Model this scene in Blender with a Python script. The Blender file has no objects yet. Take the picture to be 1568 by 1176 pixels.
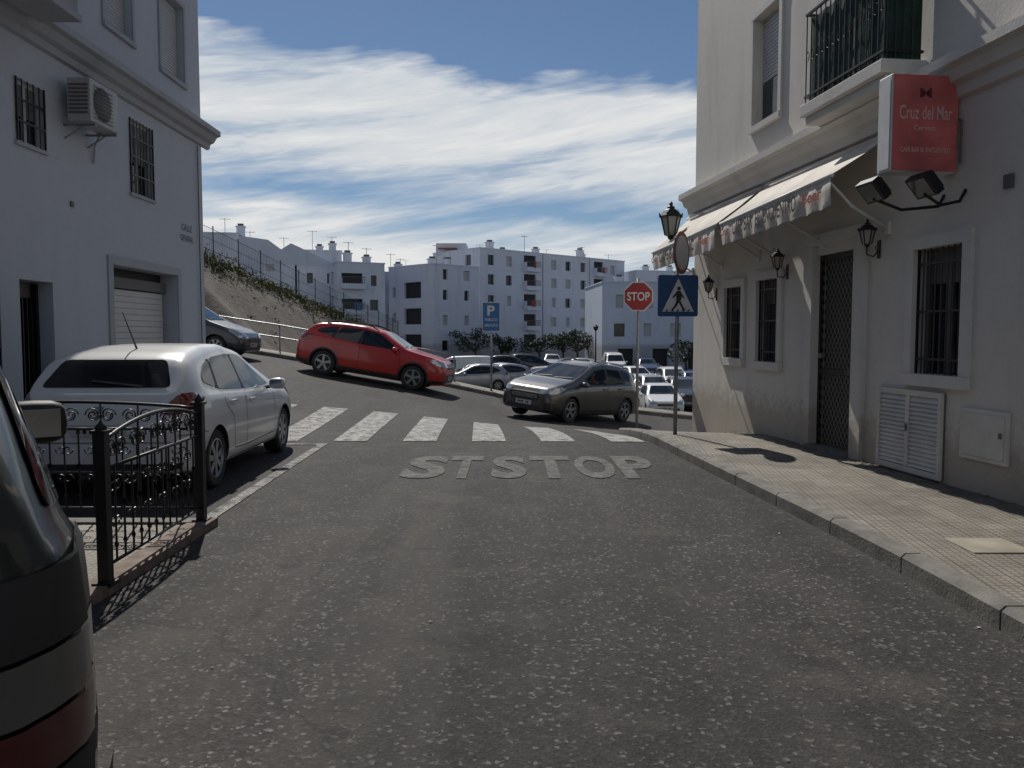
import bpy,bmesh,math,random
import numpy as np
from mathutils import Vector,Matrix
from mathutils.bvhtree import BVHTree
random.seed(7)
R=math.radians
scn=bpy.context.scene
col=scn.collection
F=1207.0; CAMH=1.6; PITCH=R(3.6)
# ------------------------------------------------------------ materials
def nodes(name):
    m=bpy.data.materials.new(name); m.use_nodes=True
    nt=m.node_tree; b=nt.nodes['Principled BSDF']; return m,nt,b
def N(nt,t,**k):
    n=nt.nodes.new(t)
    for a,v in k.items(): setattr(n,a,v)
    return n
def ramp(nt,fac,stops):
    r=N(nt,'ShaderNodeValToRGB'); e=r.color_ramp.elements
    while len(e)<len(stops): e.new(.5)
    for i,(p,c) in enumerate(stops):
        e[i].position=p; e[i].color=(c if len(c)==4 else (*c,1)) if isinstance(c,tuple) else (c,c,c,1)
    nt.links.new(fac,r.inputs[0]); return r.outputs[0]
def noise(nt,scale,detail=4,vec=None,sc=None,rough=.55,dist=0):
    n=N(nt,'ShaderNodeTexNoise'); n.inputs['Scale'].default_value=scale; n.inputs['Detail'].default_value=detail
    n.inputs['Roughness'].default_value=rough; n.inputs['Distortion'].default_value=dist
    tc=N(nt,'ShaderNodeTexCoord'); v=tc.outputs['Object']
    if sc:
        mp=N(nt,'ShaderNodeMapping'); mp.inputs['Scale'].default_value=sc; nt.links.new(v,mp.inputs[0]); v=mp.outputs[0]
    nt.links.new(v,n.inputs['Vector']); return n.outputs['Fac']
def mixc(nt,f,a,b,mode='MIX'):
    m=N(nt,'ShaderNodeMix'); m.data_type='RGBA'; m.blend_type=mode
    for s,v in ((0,f),(6,a),(7,b)):
        if hasattr(v,'is_linked'): nt.links.new(v,m.inputs[s])
        else: m.inputs[s].default_value=v if s==0 else (*v,1)
    return m.outputs[2]
def bump(nt,b,h,strength,dist=.01):
    n=N(nt,'ShaderNodeBump'); n.inputs['Strength'].default_value=strength; n.inputs['Distance'].default_value=dist
    nt.links.new(h,n.inputs['Height']); nt.links.new(n.outputs[0],b.inputs['Normal'])
def mat(name,c,rough=.6,metal=0,var=0,scale=4,bmp=0,bscale=60,coat=0,sc=None):
    m,nt,b=nodes(name)
    b.inputs['Base Color'].default_value=(*c,1); b.inputs['Roughness'].default_value=rough; b.inputs['Metallic'].default_value=metal
    b.inputs['Coat Weight'].default_value=coat; b.inputs['Coat Roughness'].default_value=.06
    if var:
        n=noise(nt,scale,5,sc=sc)
        cc=ramp(nt,n,[(.3,tuple(x*(1-var) for x in c)),(.7,tuple(min(1,x*(1+var)) for x in c))])
        nt.links.new(cc,b.inputs['Base Color'])
    if bmp: bump(nt,b,noise(nt,bscale,3),bmp)
    return m
def wallmat(name,c,stain=.25,bs=.25):
    m,nt,b=nodes(name); b.inputs['Roughness'].default_value=.85
    n1=noise(nt,.6,6); n2=noise(nt,1.6,5,sc=(1,1,.16)); n3=noise(nt,9,4)
    a=ramp(nt,n1,[(.3,tuple(x*(1-stain*.5) for x in c)),(.65,c)])
    s=ramp(nt,n2,[(.26,(1-stain,1-stain,1-stain*1.1)),(.46,(1,1,1))])
    k=mixc(nt,1.0,a,s,'MULTIPLY')
    k=mixc(nt,1.0,k,ramp(nt,n3,[(.25,.95),(.6,1.0)]),'MULTIPLY')
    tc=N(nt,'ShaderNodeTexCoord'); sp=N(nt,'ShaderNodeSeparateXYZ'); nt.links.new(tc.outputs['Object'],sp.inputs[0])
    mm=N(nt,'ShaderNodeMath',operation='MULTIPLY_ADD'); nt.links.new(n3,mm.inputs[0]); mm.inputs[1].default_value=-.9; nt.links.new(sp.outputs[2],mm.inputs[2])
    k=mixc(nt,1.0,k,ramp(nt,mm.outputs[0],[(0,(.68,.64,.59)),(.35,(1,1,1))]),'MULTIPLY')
    nt.links.new(k,b.inputs['Base Color']); bump(nt,b,noise(nt,35,4),bs,.012); return m
def asphalt():
    m,nt,b=nodes('asphalt'); b.inputs['Roughness'].default_value=.85; b.inputs['Specular IOR Level'].default_value=.28
    big=noise(nt,.35,6,sc=(1.8,.4,1),rough=.6); med=noise(nt,2.2,6,rough=.7)
    c=ramp(nt,big,[(.34,(.021,.020,.020)),(.66,(.041,.0385,.037))])
    c=mixc(nt,1.0,c,ramp(nt,med,[(.3,.72),(.7,1.25)]),'MULTIPLY')
    v=N(nt,'ShaderNodeTexVoronoi'); v.inputs['Scale'].default_value=58
    tc=N(nt,'ShaderNodeTexCoord'); nt.links.new(tc.outputs['Object'],v.inputs['Vector'])
    sep=N(nt,'ShaderNodeSeparateColor'); nt.links.new(v.outputs['Color'],sep.inputs[0])
    sp=ramp(nt,sep.outputs[0],[(.0,.55),(.7,1.0),(.92,1.45),(.965,4.0)])
    c=mixc(nt,.9,c,sp,'MULTIPLY')
    trk=ramp(nt,noise(nt,1.3,3,sc=(1,.07,1)),[(.5,0.0),(.66,.45)])
    c=mixc(nt,trk,c,(.060,.056,.052))
    d=ramp(nt,noise(nt,.9,8,rough=.75),[(.53,0.0),(.68,.55)])
    c=mixc(nt,d,c,(.072,.066,.060))
    o=ramp(nt,noise(nt,1.7,4,rough=.6),[(.60,0.0),(.70,.6)])
    c=mixc(nt,o,c,(.014,.0135,.0135))
    v2=N(nt,'ShaderNodeTexVoronoi'); v2.feature='DISTANCE_TO_EDGE'; v2.inputs['Scale'].default_value=.28
    w=N(nt,'ShaderNodeTexNoise'); w.inputs['Scale'].default_value=1.5; w.inputs['Detail'].default_value=6
    nt.links.new(tc.outputs['Object'],w.inputs['Vector'])
    ad=N(nt,'ShaderNodeMix'); ad.data_type='RGBA'; ad.blend_type='ADD'; ad.inputs[0].default_value=1.3
    nt.links.new(tc.outputs['Object'],ad.inputs[6]); nt.links.new(w.outputs['Color'],ad.inputs[7]); nt.links.new(ad.outputs[2],v2.inputs['Vector'])
    cr=ramp(nt,v2.outputs['Distance'],[(.0,.6),(.005,0.0)])
    c=mixc(nt,cr,c,(.010,.010,.010))
    nt.links.new(c,b.inputs['Base Color']); bump(nt,b,v.outputs['Distance'],.5,.007); return m
def paintroad(name,wear,c=(.62,.61,.58),soft=.06):
    m,nt,b=nodes(name); b.inputs['Roughness'].default_value=.85; b.inputs['Specular IOR Level'].default_value=.28
    n=noise(nt,6,10,rough=.8); n2=noise(nt,60,3)
    f=ramp(nt,n,[(wear-soft,0.0),(wear+soft,1.0)])
    g=ramp(nt,n2,[(.34,.15),(.54,1.0)])
    f2=mixc(nt,1.0,f,g,'MULTIPLY')
    nt.links.new(mixc(nt,f2,(.042,.040,.038),c),b.inputs['Base Color']); return m
def tilemat():
    m,nt,b=nodes('pavement_tiles'); b.inputs['Roughness'].default_value=.75
    tc=N(nt,'ShaderNodeTexCoord'); mp=N(nt,'ShaderNodeMapping'); mp.inputs['Rotation'].default_value=(0,0,R(7)); nt.links.new(tc.outputs['Object'],mp.inputs[0])
    br=N(nt,'ShaderNodeTexBrick'); br.offset=.0; br.inputs['Scale'].default_value=1
    br.inputs['Brick Width'].default_value=.2; br.inputs['Row Height'].default_value=.2; br.inputs['Mortar Size'].default_value=.005
    br.inputs['Color1'].default_value=(.185,.17,.145,1); br.inputs['Color2'].default_value=(.24,.22,.19,1); br.inputs['Mortar'].default_value=(.10,.092,.08,1)
    nt.links.new(mp.outputs[0],br.inputs['Vector'])
    b2=N(nt,'ShaderNodeTexBrick'); b2.offset=0; b2.inputs['Scale'].default_value=1
    b2.inputs['Brick Width'].default_value=.05; b2.inputs['Row Height'].default_value=.05; b2.inputs['Mortar Size'].default_value=.009; b2.inputs['Mortar Smooth'].default_value=.4
    b2.inputs['Color1'].default_value=(1,1,1,1); b2.inputs['Color2'].default_value=(1,1,1,1); b2.inputs['Mortar'].default_value=(.55,.55,.55,1)
    nt.links.new(mp.outputs[0],b2.inputs['Vector'])
    c=mixc(nt,1.0,br.outputs['Color'],b2.outputs['Color'],'MULTIPLY')
    c=mixc(nt,1.0,c,ramp(nt,noise(nt,1.3,7,rough=.75),[(.32,(.52,.49,.46)),(.62,(1.15,1.13,1.1))]),'MULTIPLY')
    nt.links.new(c,b.inputs['Base Color']); bump(nt,b,b2.outputs['Color'],.5,.006); return m
def soilmat():
    m,nt,b=nodes('bank_soil'); b.inputs['Roughness'].default_value=.95
    c=ramp(nt,noise(nt,.8,7,rough=.7),[(.3,(.070,.057,.045)),(.5,(.115,.097,.080)),(.72,(.155,.135,.115))])
    c=mixc(nt,1.0,c,ramp(nt,noise(nt,2.2,4,sc=(.3,2,2)),[(.35,.75),(.6,1.05)]),'MULTIPLY')
    nt.links.new(c,b.inputs['Base Color']); bump(nt,b,noise(nt,4,8,rough=.7),.7,.15); return m
ASPH=asphalt(); TILE=tilemat(); SOIL=soilmat()
DIRT=mat('dry_ground',(.16,.14,.11),.95,var=.3,scale=.5)
KERB=mat('kerb_concrete',(.14,.132,.12),.85,var=.35,scale=5,bmp=.4,bscale=50)
PAINT_W=paintroad('crosswalk_paint',.465,(.43,.425,.41),.08); PAINT_OLD=paintroad('worn_road_paint',.51,(.18,.175,.17),.12); LINEP=paintroad('worn_line_paint',.48,(.33,.32,.31),.08)
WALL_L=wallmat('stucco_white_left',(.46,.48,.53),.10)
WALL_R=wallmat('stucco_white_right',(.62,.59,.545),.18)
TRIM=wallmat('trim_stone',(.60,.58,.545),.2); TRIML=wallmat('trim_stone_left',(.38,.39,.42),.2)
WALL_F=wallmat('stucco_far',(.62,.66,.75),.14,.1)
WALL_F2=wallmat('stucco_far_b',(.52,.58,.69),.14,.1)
GLASS=mat('window_glass',(.018,.022,.028),.08)
DARK=mat('dark_interior',(.02,.02,.022),.7)
IRON=mat('black_iron',(.015,.015,.017),.45,.3,var=.3,scale=30)
SHUT=mat('shutter_plastic',(.42,.42,.42),.5,var=.08,scale=8)
SHUTD=mat('shutter_dark',(.11,.105,.10),.6)
STEEL=mat('galvanised_steel',(.26,.27,.28),.45,.7,var=.2,scale=12)
RED=mat('sign_red',(.30,.028,.032),.5,var=.1); REDF=mat('sign_box_red',(.53,.125,.12),.45,var=.28,scale=3)
WHITE=mat('sign_white',(.62,.62,.61),.45,var=.08,scale=6); BLUE=mat('sign_blue',(.013,.065,.18),.45,var=.1,scale=5); BLACK=mat('sign_black',(.015,.015,.015),.5)
AWN=mat('awning_fabric',(.54,.50,.45),.8,var=.18,scale=2.5,bmp=.2,bscale=20)
AWTXT=mat('awning_text',(.04,.028,.03),.8); AWRED=mat('awning_text_red',(.34,.06,.05),.8)
GREENF=mat('balcony_green_mesh',(.008,.036,.024),.8,var=.5,scale=6,bmp=.4,bscale=12)
ROOFT=mat('roof_grey',(.3,.29,.28),.9,var=.2)
WOOD=mat('trunk_bark',(.09,.07,.05),.9,var=.3,scale=8)
LEAFA=mat('leaf_dark',(.026,.045,.020),.7); LEAFB=mat('leaf_mid',(.045,.07,.027),.7)
GRS_A=mat('weed_green',(.070,.100,.025),.8); GRS_B=mat('weed_yellow',(.20,.17,.05),.8); GRS_C=mat('weed_dark',(.03,.045,.018),.8)
FROST=mat('lantern_glass',(.33,.32,.29),.2)
# ------------------------------------------------------------ mesh builder
class MB:
    def __init__(s): s.v=[];s.f=[];s.m=[];s.mats=[];s.M=Matrix(); s.sm=[]
    def mi(s,m):
        if m not in s.mats: s.mats.append(m)
        return s.mats.index(m)
    def add(s,vs,fs,m,smooth=False):
        o=len(s.v); s.v+= [tuple(s.M@Vector(p)) for p in vs]
        i=s.mi(m)
        for f in fs: s.f.append([a+o for a in f]); s.m.append(i); s.sm.append(smooth)
    def box(s,a,b,m):
        x0,y0,z0=a;x1,y1,z1=b
        s.add([(x0,y0,z0),(x1,y0,z0),(x1,y1,z0),(x0,y1,z0),(x0,y0,z1),(x1,y0,z1),(x1,y1,z1),(x0,y1,z1)],
              [(0,3,2,1),(4,5,6,7),(0,1,5,4),(1,2,6,5),(2,3,7,6),(3,0,4,7)],m)
    def quad(s,p,m): s.add(p,[tuple(range(len(p)))],m)
    def tube(s,pts,r,m,seg=6,closed=False):
        pts=[Vector(p) for p in pts]; n=len(pts); rs=r if isinstance(r,(list,tuple)) else [r]*n
        vs=[];fs=[]; prev=None
        for i,p in enumerate(pts):
            if closed: d=pts[(i+1)%n]-pts[i-1]
            else: d=pts[min(i+1,n-1)]-pts[max(i-1,0)]
            d.normalize()
            if prev is None: u=d.orthogonal().normalized()
            else:
                u=prev-d*prev.dot(d)
                u=u.normalized() if u.length>1e-5 else d.orthogonal().normalized()
            prev=u; w=d.cross(u)
            for k in range(seg):
                a=2*math.pi*k/seg; vs.append(tuple(p+(u*math.cos(a)+w*math.sin(a))*rs[i]))
        for i in range(n if closed else n-1):
            j=(i+1)%n
            for k in range(seg): fs.append((i*seg+k,i*seg+(k+1)%seg,j*seg+(k+1)%seg,j*seg+k))
        if not closed: fs+= [tuple(range(seg))[::-1],tuple(range((n-1)*seg,n*seg))]
        s.add(vs,fs,m,seg>=6)
    def lathe(s,prof,m,seg=24,axis='z',c=(0,0,0),a0=0):
        vs=[];fs=[];n=len(prof)
        for k in range(seg):
            a=a0+2*math.pi*k/seg
            for r,h in prof:
                p=(r*math.cos(a),r*math.sin(a),h) if axis=='z' else (r*math.cos(a),h,r*math.sin(a))
                vs.append((p[0]+c[0],p[1]+c[1],p[2]+c[2]))
        for k in range(seg):
            for i in range(n-1):
                fs.append((k*n+i,((k+1)%seg)*n+i,((k+1)%seg)*n+i+1,k*n+i+1))
        s.add(vs,fs,m,seg>8)
    def obj(s,name,parent=None,bevel=0):
        me=bpy.data.meshes.new(name); me.from_pydata(s.v,[],s.f)
        for m in s.mats: me.materials.append(m)
        me.polygons.foreach_set('material_index',s.m); me.polygons.foreach_set('use_smooth',s.sm); me.update()
        o=bpy.data.objects.new(name,me); col.objects.link(o)
        if parent: o.parent=parent
        if bevel:
            b=o.modifiers.new('b','BEVEL'); b.width=bevel; b.segments=2; b.limit_method='ANGLE'
        return o
def empty(name):
    e=bpy.data.objects.new(name,None); e.empty_display_size=.2; col.objects.link(e); return e
def text_verts(body,offset=0,res=4):
    cu=bpy.data.curves.new('t','FONT'); cu.body=body; cu.size=1; cu.offset=offset; cu.resolution_u=res
    o=bpy.data.objects.new('t',cu); col.objects.link(o)
    dg=bpy.context.evaluated_depsgraph_get(); me=bpy.data.meshes.new_from_object(o.evaluated_get(dg))
    vs=[tuple(v.co) for v in me.vertices]; fs=[tuple(p.vertices) for p in me.polygons]
    bpy.data.objects.remove(o); bpy.data.meshes.remove(me)
    a=np.array(vs); mn=a.min(0); mx=a.max(0); a=(a-mn)/np.maximum(mx-mn,1e-9)
    return a,fs,(mx-mn)[0]/(mx-mn)[1]
def put_text(mb,body,O,U,V,w,h,m,offset=.01):
    a,fs,_=text_verts(body,offset); O=Vector(O);U=Vector(U);V=Vector(V)
    mb.add([tuple(O+U*(p[0]*w)+V*(p[1]*h)) for p in a],fs,m)
# ------------------------------------------------------------ terrain
ZX=[-60,-20,-12,-8,-5.5,-2.9,0,1.5,3,5,8,15,30,60]
ZZ=[5,2.5,1.45,.85,.42,.0,-.60,-.72,-.93,-1.15,-1.45,-1.9,-2.3,-2.4]
def sst(a,b,x):
    t=np.clip((x-a)/(b-a),0,1); return t*t*(3-2*t)
def zg(x,y):
    x=np.asarray(x,float);y=np.asarray(y,float)
    zc=np.interp(x,ZX,ZZ)
    z=zc*sst(11,21,y)
    z=z-.16*np.exp(-((x-3.6)/1.6)**2-((y-14.8)/2.2)**2)
    park=np.interp(y,[27,50,95,160],[-2.3,-2.25,-1.2,-1.0])+.75*(1-sst(-1.5,5.5,x))*(1-sst(50,85,y))
    t=sst(27.6,34,y); z=z*(1-t)+park*t
    xt=-7.3; xtop=np.interp(y,[27,36,60,85],[-16,-14,-9.8,-8.6]); ztop=np.interp(y,[27,36,60,85],[6.2,5.0,1.6,-.6])
    k=np.clip((xt-x)/(xt-xtop),0,1); kk=k*k*(3-2*k)*.35+k*.65
    bz=z*(1-kk)+np.maximum(ztop,z)*kk
    tb=sst(28.2,31.5,y)
    z=np.where(y>28,z*(1-tb)+bz*tb,z)
    return z
def zf(x,y): return float(zg(x,y))
gx=np.unique(np.concatenate([[-400,-250,-150,-100,-70,-50,-40,-32,-26],np.arange(-22,22.01,.25),[26,32,40,50,70,100,150,250,400]]))
gy=np.unique(np.concatenate([[-200,-80,-40,-20,-10],np.arange(-6,42.01,.25),np.arange(43,70,1.5),[75,80,90,100,120,160,220,320,500,900]]))
def sheet(name,sel,off,m):
    X,Y=np.meshgrid(gx,gy); Z=zg(X,Y)+off
    nx=len(gx); used={}; v=[];f=[]
    for j in range(len(gy)-1):
        for i in range(nx-1):
            cx=(gx[i]+gx[i+1])/2; cy=(gy[j]+gy[j+1])/2
            if not sel(cx,cy): continue
            q=[]
            for (a,b) in ((i,j),(i+1,j),(i+1,j+1),(i,j+1)):
                k=b*nx+a
                if k not in used: used[k]=len(v); v.append((X[b,a],Y[b,a],Z[b,a]))
                q.append(used[k])
            f.append(q)
    me=bpy.data.meshes.new(name); me.from_pydata(v,[],f); me.materials.append(m)
    me.polygons.foreach_set('use_smooth',[True]*len(f)); o=bpy.data.objects.new(name,me); col.objects.link(o); return o
g=sheet('ground',lambda x,y:True,0,DIRT)
g.data.materials.append(SOIL)
for p in g.data.polygons:
    c=p.center
    if c.x<-6 and 27<c.y<110: p.material_index=1
sheet('road',lambda x,y:(y<26 and -45<x<45),.02,ASPH)
sheet('parking_lot',lambda x,y:(y>30 and y<88 and x>-7.2 and x<60),.02,ASPH)
RO=.02
def drape_polys(mb,vs,fs,m,off,step=.25):
    bm=bmesh.new(); bv=[bm.verts.new((p[0],p[1],0)) for p in vs]
    for f in fs:
        try: bm.faces.new([bv[i] for i in f])
        except: pass
    xs=[p[0] for p in vs]; ys=[p[1] for p in vs]
    for ax,lo,hi in ((0,min(xs),max(xs)),(1,min(ys),max(ys))):
        k=math.ceil(lo/step)
        while k*step<hi:
            co=[0,0,0];no=[0,0,0];co[ax]=k*step;no[ax]=1
            bmesh.ops.bisect_plane(bm,geom=bm.verts[:]+bm.edges[:]+bm.faces[:],plane_co=co,plane_no=no,dist=1e-6); k+=1
    bm.verts.index_update()
    mb.add([(v.co.x,v.co.y,zf(v.co.x,v.co.y)+off) for v in bm.verts],[[v.index for v in f.verts] for f in bm.faces],m); bm.free()
mb=MB()
for i in range(8):
    xc=-4.46+i*1.03; x0,x1=xc-.25,xc+.25; y0,y1=11.6,16.2
    drape_polys(mb,[(x0,y0),(x1,y0),(x1-.2,y1),(x0-.2,y1)],[(0,1,2,3)],PAINT_W,RO+.008)
mb.obj('crosswalk_marking')
mb=MB()
for ch,x0,x1 in (('S',-1.27,-.77),('T',-.76,-.36),('S',-.24,.17),('T',.22,.72),('O',.75,1.21),('P',1.26,1.70)):
    a,fs,_=text_verts(ch,.04)
    drape_polys(mb,[(x0+p[0]*(x1-x0),8.55+p[1]*1.6) for p in a],fs,PAINT_OLD,RO+.008)
mb.obj('stop_marking')
mb=MB()
drape_polys(mb,[(-2.66,6.45),(-2.54,6.45),(-2.66,11.2),(-2.78,11.2)],[(0,1,2,3)],LINEP,RO+.008)
drape_polys(mb,[(-5.2,11.2),(-2.66,11.2),(-2.66,11.32),(-5.2,11.32)],[(0,1,2,3)],LINEP,RO+.008)
mb.obj('parking_bay_marking')
mb=MB()
def P2W(px,d): return (px-784)/F*d
for k in range(12):
    x=-3+k*2.5
    drape_polys(mb,[(x,40),(x+.12,40),(x+.12,45),(x,45)],[(0,1,2,3)],LINEP,RO+.02,step=1)
mb.obj('parking_lot_marking')
# ---- pavements
def resample(pl,n):
    pl=[Vector((*p,0)) for p in pl]; L=[0]
    for a,b in zip(pl,pl[1:]): L.append(L[-1]+(b-a).length)
    out=[]
    for t in np.linspace(0,L[-1],n):
        out.append((float(np.interp(t,L,[p.x for p in pl])),float(np.interp(t,L,[p.y for p in pl]))))
    return out
def smoothpl(pl,it=2):
    for _ in range(it):
        q=[pl[0]]
        for a,b in zip(pl,pl[1:]):
            q+= [(a[0]*.75+b[0]*.25,a[1]*.75+b[1]*.25),(a[0]*.25+b[0]*.75,a[1]*.25+b[1]*.75)]
        q.append(pl[-1]); pl=q
    return pl
def pavement(name,kerb,inner,h=.13,side=1,rows=14,n=150):
    K=resample(kerb,n); I=resample(inner,n); root=empty(name)
    mb=MB(); V=[];Fc=[]
    K2=[]
    for i in range(n):
        a=Vector(K[max(i-1,0)]);b=Vector(K[min(i+1,n-1)]); d=(b-a).normalized(); nn=Vector((d.y,-d.x))*side
        K2.append((K[i][0]+nn.x*.14,K[i][1]+nn.y*.14))
    for i in range(n):
        for r in range(rows+1):
            t=r/rows; x=K2[i][0]*(1-t)+I[i][0]*t; y=K2[i][1]*(1-t)+I[i][1]*t
            V.append((x,y,zf(x,y)+RO+h-.004))
    for i in range(n-1):
        for r in range(rows):
            a=i*(rows+1)+r; Fc.append((a,a+1,a+rows+2,a+rows+1))
    mb.add(V,Fc,TILE,True); mb.obj('paving',root)
    mb=MB(); L=0
    for i in range(n-1):
        a=Vector(K[i]);b=Vector(K[i+1]); a2=Vector(K2[i]); b2=Vector(K2[i+1]); L+=(b-a).length
        if L>.9:
            g=.05; L=0
            b_=a+(b-a)*(1-g); b2_=a2+(b2-a2)*(1-g)
        else: b_=b;b2_=b2
        za=zf(*a)+RO; zb=zf(*b_)+RO
        vs=[(a.x,a.y,za-.1),(b_.x,b_.y,zb-.1),(b_.x,b_.y,zb+h-.025),(a.x,a.y,za+h-.025),
            (a.x*.8+a2.x*.2,a.y*.8+a2.y*.2,za+h+.002),(b_.x*.8+b2_.x*.2,b_.y*.8+b2_.y*.2,zb+h+.002),(b2_.x,b2_.y,zb+h+.002),(a2.x,a2.y,za+h+.002),(a2.x,a2.y,za-.1),(b2_.x,b2_.y,zb-.1)]
        mb.add(vs,[(0,1,2,3),(3,2,5,4),(4,5,6,7),(7,6,9,8),(1,9,6,5,2),(0,3,4,7,8)],KERB)
    mb.obj('kerb',root); return root
kr=smoothpl([(2.6,-6),(2.63,1),(2.62,4),(2.56,5.7),(2.36,7.9),(2.14,10.3),(1.98,12.6),(1.93,14.6),(2.3,16.2),(3.6,17.1),(9,17.8),(30,20.4)])
pavement('pavement',kr,[(5.15+.123*6+.1,-6),(4.9,3),(4.2,8.4),(3.45,14.4),(3.5,14.7),(9,15.4),(30,18)])
pavement('pavement',[(-30,26.1),(-16,26.1),(-8,26.1),(-3,26.1),(3,26.1),(10,26.2),(30,26.4)],[(-30,27.6),(30,27.6)],side=-1,rows=6)
pavement('pavement',[(-5.3,-6),(-5.3,14),(-5.6,16.2),(-6.6,17.2),(-9,17.4),(-30,17.4)],[(-6.5,-6),(-6.5,14),(-6.5,16.3),(-9,16.6),(-30,16.6)],side=-1,rows=4)
mb=MB()
pad=[(-5.2,3.0),(-2.62,3.0),(-2.62,6.28),(-5.2,6.28)]
drape_polys(mb,pad,[(0,1,2,3)],TILE,RO+.05)
mb.box((-2.62,2.9,-.02),(-2.44,6.46,.085),mat('railing_kerb_brick',(.17,.13,.11),.9,var=.4,scale=9,bmp=.5))
mb.box((-5.2,6.28,-.02),(-2.62,6.45,.084),KERB)
mb.obj('pavement_pad')
mb=MB(); c=(3.28,5.35)
mb.box((c[0]-.21,c[1]-.2,RO+.11),(c[0]+.2,c[1]+.18,RO+.136),mat('cover_concrete',(.25,.23,.18),.8,var=.25)); mb.obj('utility_cover',bevel=.004)
mb=MB(); LT=mat('paper',(.4,.38,.35),.8); DL=mat('dry_leaf',(.13,.085,.045),.9)
for k in range(60):
    x=random.uniform(-1.9,2.5); y=random.uniform(2.3,11); s=random.uniform(.004,.013)
    if random.random()<.4: x=2.45+random.uniform(-.1,.1); y=random.uniform(3,8)
    z=zf(x,y)+RO; a=random.random()*6
    mb.add([(x+s*math.cos(a+t),y+s*math.sin(a+t)*random.uniform(.6,1),z+.004+random.random()*.008) for t in (0,1.3,2.7,4.4)],[(0,1,2,3)],LT if k%4==0 else KERB)
for k in range(260):
    y=random.uniform(5.5,14.3); x=5.15-.123*y-.03-abs(random.gauss(0,.09)); s=random.uniform(.008,.025); z=zf(x,y)+RO+.13; a=random.random()*6
    mb.add([(x+s*math.cos(a+t),y+s*math.sin(a+t)*.7,z+random.random()*.012) for t in (0,1.3,2.7,4.4)],[(0,1,2,3)],random.choice([DL,DL,KERB]))
mb.obj('street_litter')
# ------------------------------------------------------------ facade helpers
def frame(P0,P1,flip=None):
    d=Vector((P1[0]-P0[0],P1[1]-P0[1])); L=d.length; d/=L
    n=Vector((d.y,-d.x))
    if flip is not None and n.dot(Vector(flip))<0: n=-n
    return Matrix(((d.x,n.x,0,P0[0]),(d.y,n.y,0,P0[1]),(0,0,1,0),(0,0,0,1))),L
def facade(mb,s0,s1,z0,z1,ops,m,mr=None,n=0):
    S=sorted(set([s0,s1]+[a for o in ops for a in o[:2]])); Z=sorted(set([z0,z1]+[a for o in ops for a in o[2:4]]))
    for a,b in zip(S,S[1:]):
        for c,d in zip(Z,Z[1:]):
            cs=(a+b)/2;cz=(c+d)/2
            if any(o[0]<cs<o[1] and o[2]<cz<o[3] for o in ops): continue
            mb.quad([(a,n,c),(b,n,c),(b,n,d),(a,n,d)],m)
    for o in ops:
        a,b,c,d,dep,bm_=o[:6]; q=n-dep; r=mr or m
        mb.quad([(a,n,c),(a,q,c),(a,q,d),(a,n,d)],r); mb.quad([(b,n,c),(b,n,d),(b,q,d),(b,q,c)],r)
        mb.quad([(a,n,d),(a,q,d),(b,q,d),(b,n,d)],r); mb.quad([(a,n,c),(b,n,c),(b,q,c),(a,q,c)],r)
        mb.quad([(a,q,c),(b,q,c),(b,q,d),(a,q,d)],bm_)
def bars(mb,a,b,c,d,n,sp=.11,r=.008,cross=(.33,.67)):
    k=max(2,int((b-a)/sp))
    for i in range(1,k):
        s=a+(b-a)*i/k; mb.tube([(s,n,c),(s,n,d)],r,IRON,5)
    for t in cross: mb.box((a,n-.012,c+(d-c)*t-.012),(b,n+.012,c+(d-c)*t+.012),IRON)
    for (x0,x1) in ((a,a+.02),(b-.02,b)): mb.box((x0,n-.011,c),(x1,n+.011,d),IRON)
def profile_run(mb,prof,s0,s1,m,cap=True):
    n=len(prof); vs=[(s0,p[0],p[1]) for p in prof]+[(s1,p[0],p[1]) for p in prof]
    fs=[(i,i+1,n+i+1,n+i) for i in range(n-1)]
    if cap: fs+=[tuple(range(n)),tuple(range(n,2*n))[::-1]]
    mb.add(vs,fs,m)
def surround(mb,a,b,c,d,w,p,m):
    mb.box((a-w,0.001,d),(b+w,p,d+w),m); mb.box((a-w,.001,c-w),(b+w,p+.02,c),m)
    mb.box((a-w,.001,c+.001),(a,p-.003,d-.001),m); mb.box((b,.001,c+.001),(b+w,p-.003,d-.001),m)
def lantern(mb,c,s=1.0,nb=6):
    x,y,z=c
    mb.lathe([(.0,-.20*s),(.03*s,-.19*s),(.045*s,-.15*s),(.075*s,-.14*s)],IRON,nb,c=c)
    mb.lathe([(.07*s,-.139*s),(.125*s,.10*s)],FROST,nb,c=c)
    mb.lathe([(.155*s,.095*s),(.15*s,.115*s),(.09*s,.19*s),(.05*s,.21*s),(.05*s,.235*s),(.02*s,.25*s),(.028*s,.28*s),(0,.31*s)],IRON,nb,c=c)
    for k in range(nb):
        a=2*math.pi*k/nb
        mb.tube([(x+.074*s*math.cos(a),y+.074*s*math.sin(a),z-.14*s),(x+.13*s*math.cos(a),y+.13*s*math.sin(a),z+.1*s)],.011*s,IRON,4)
        mb.tube([(x+.145*s*math.cos(a),y+.145*s*math.sin(a),z+.1*s),(x+.15*s*math.cos(a),y+.15*s*math.sin(a),z+.15*s)],.012*s,IRON,4)
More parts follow.
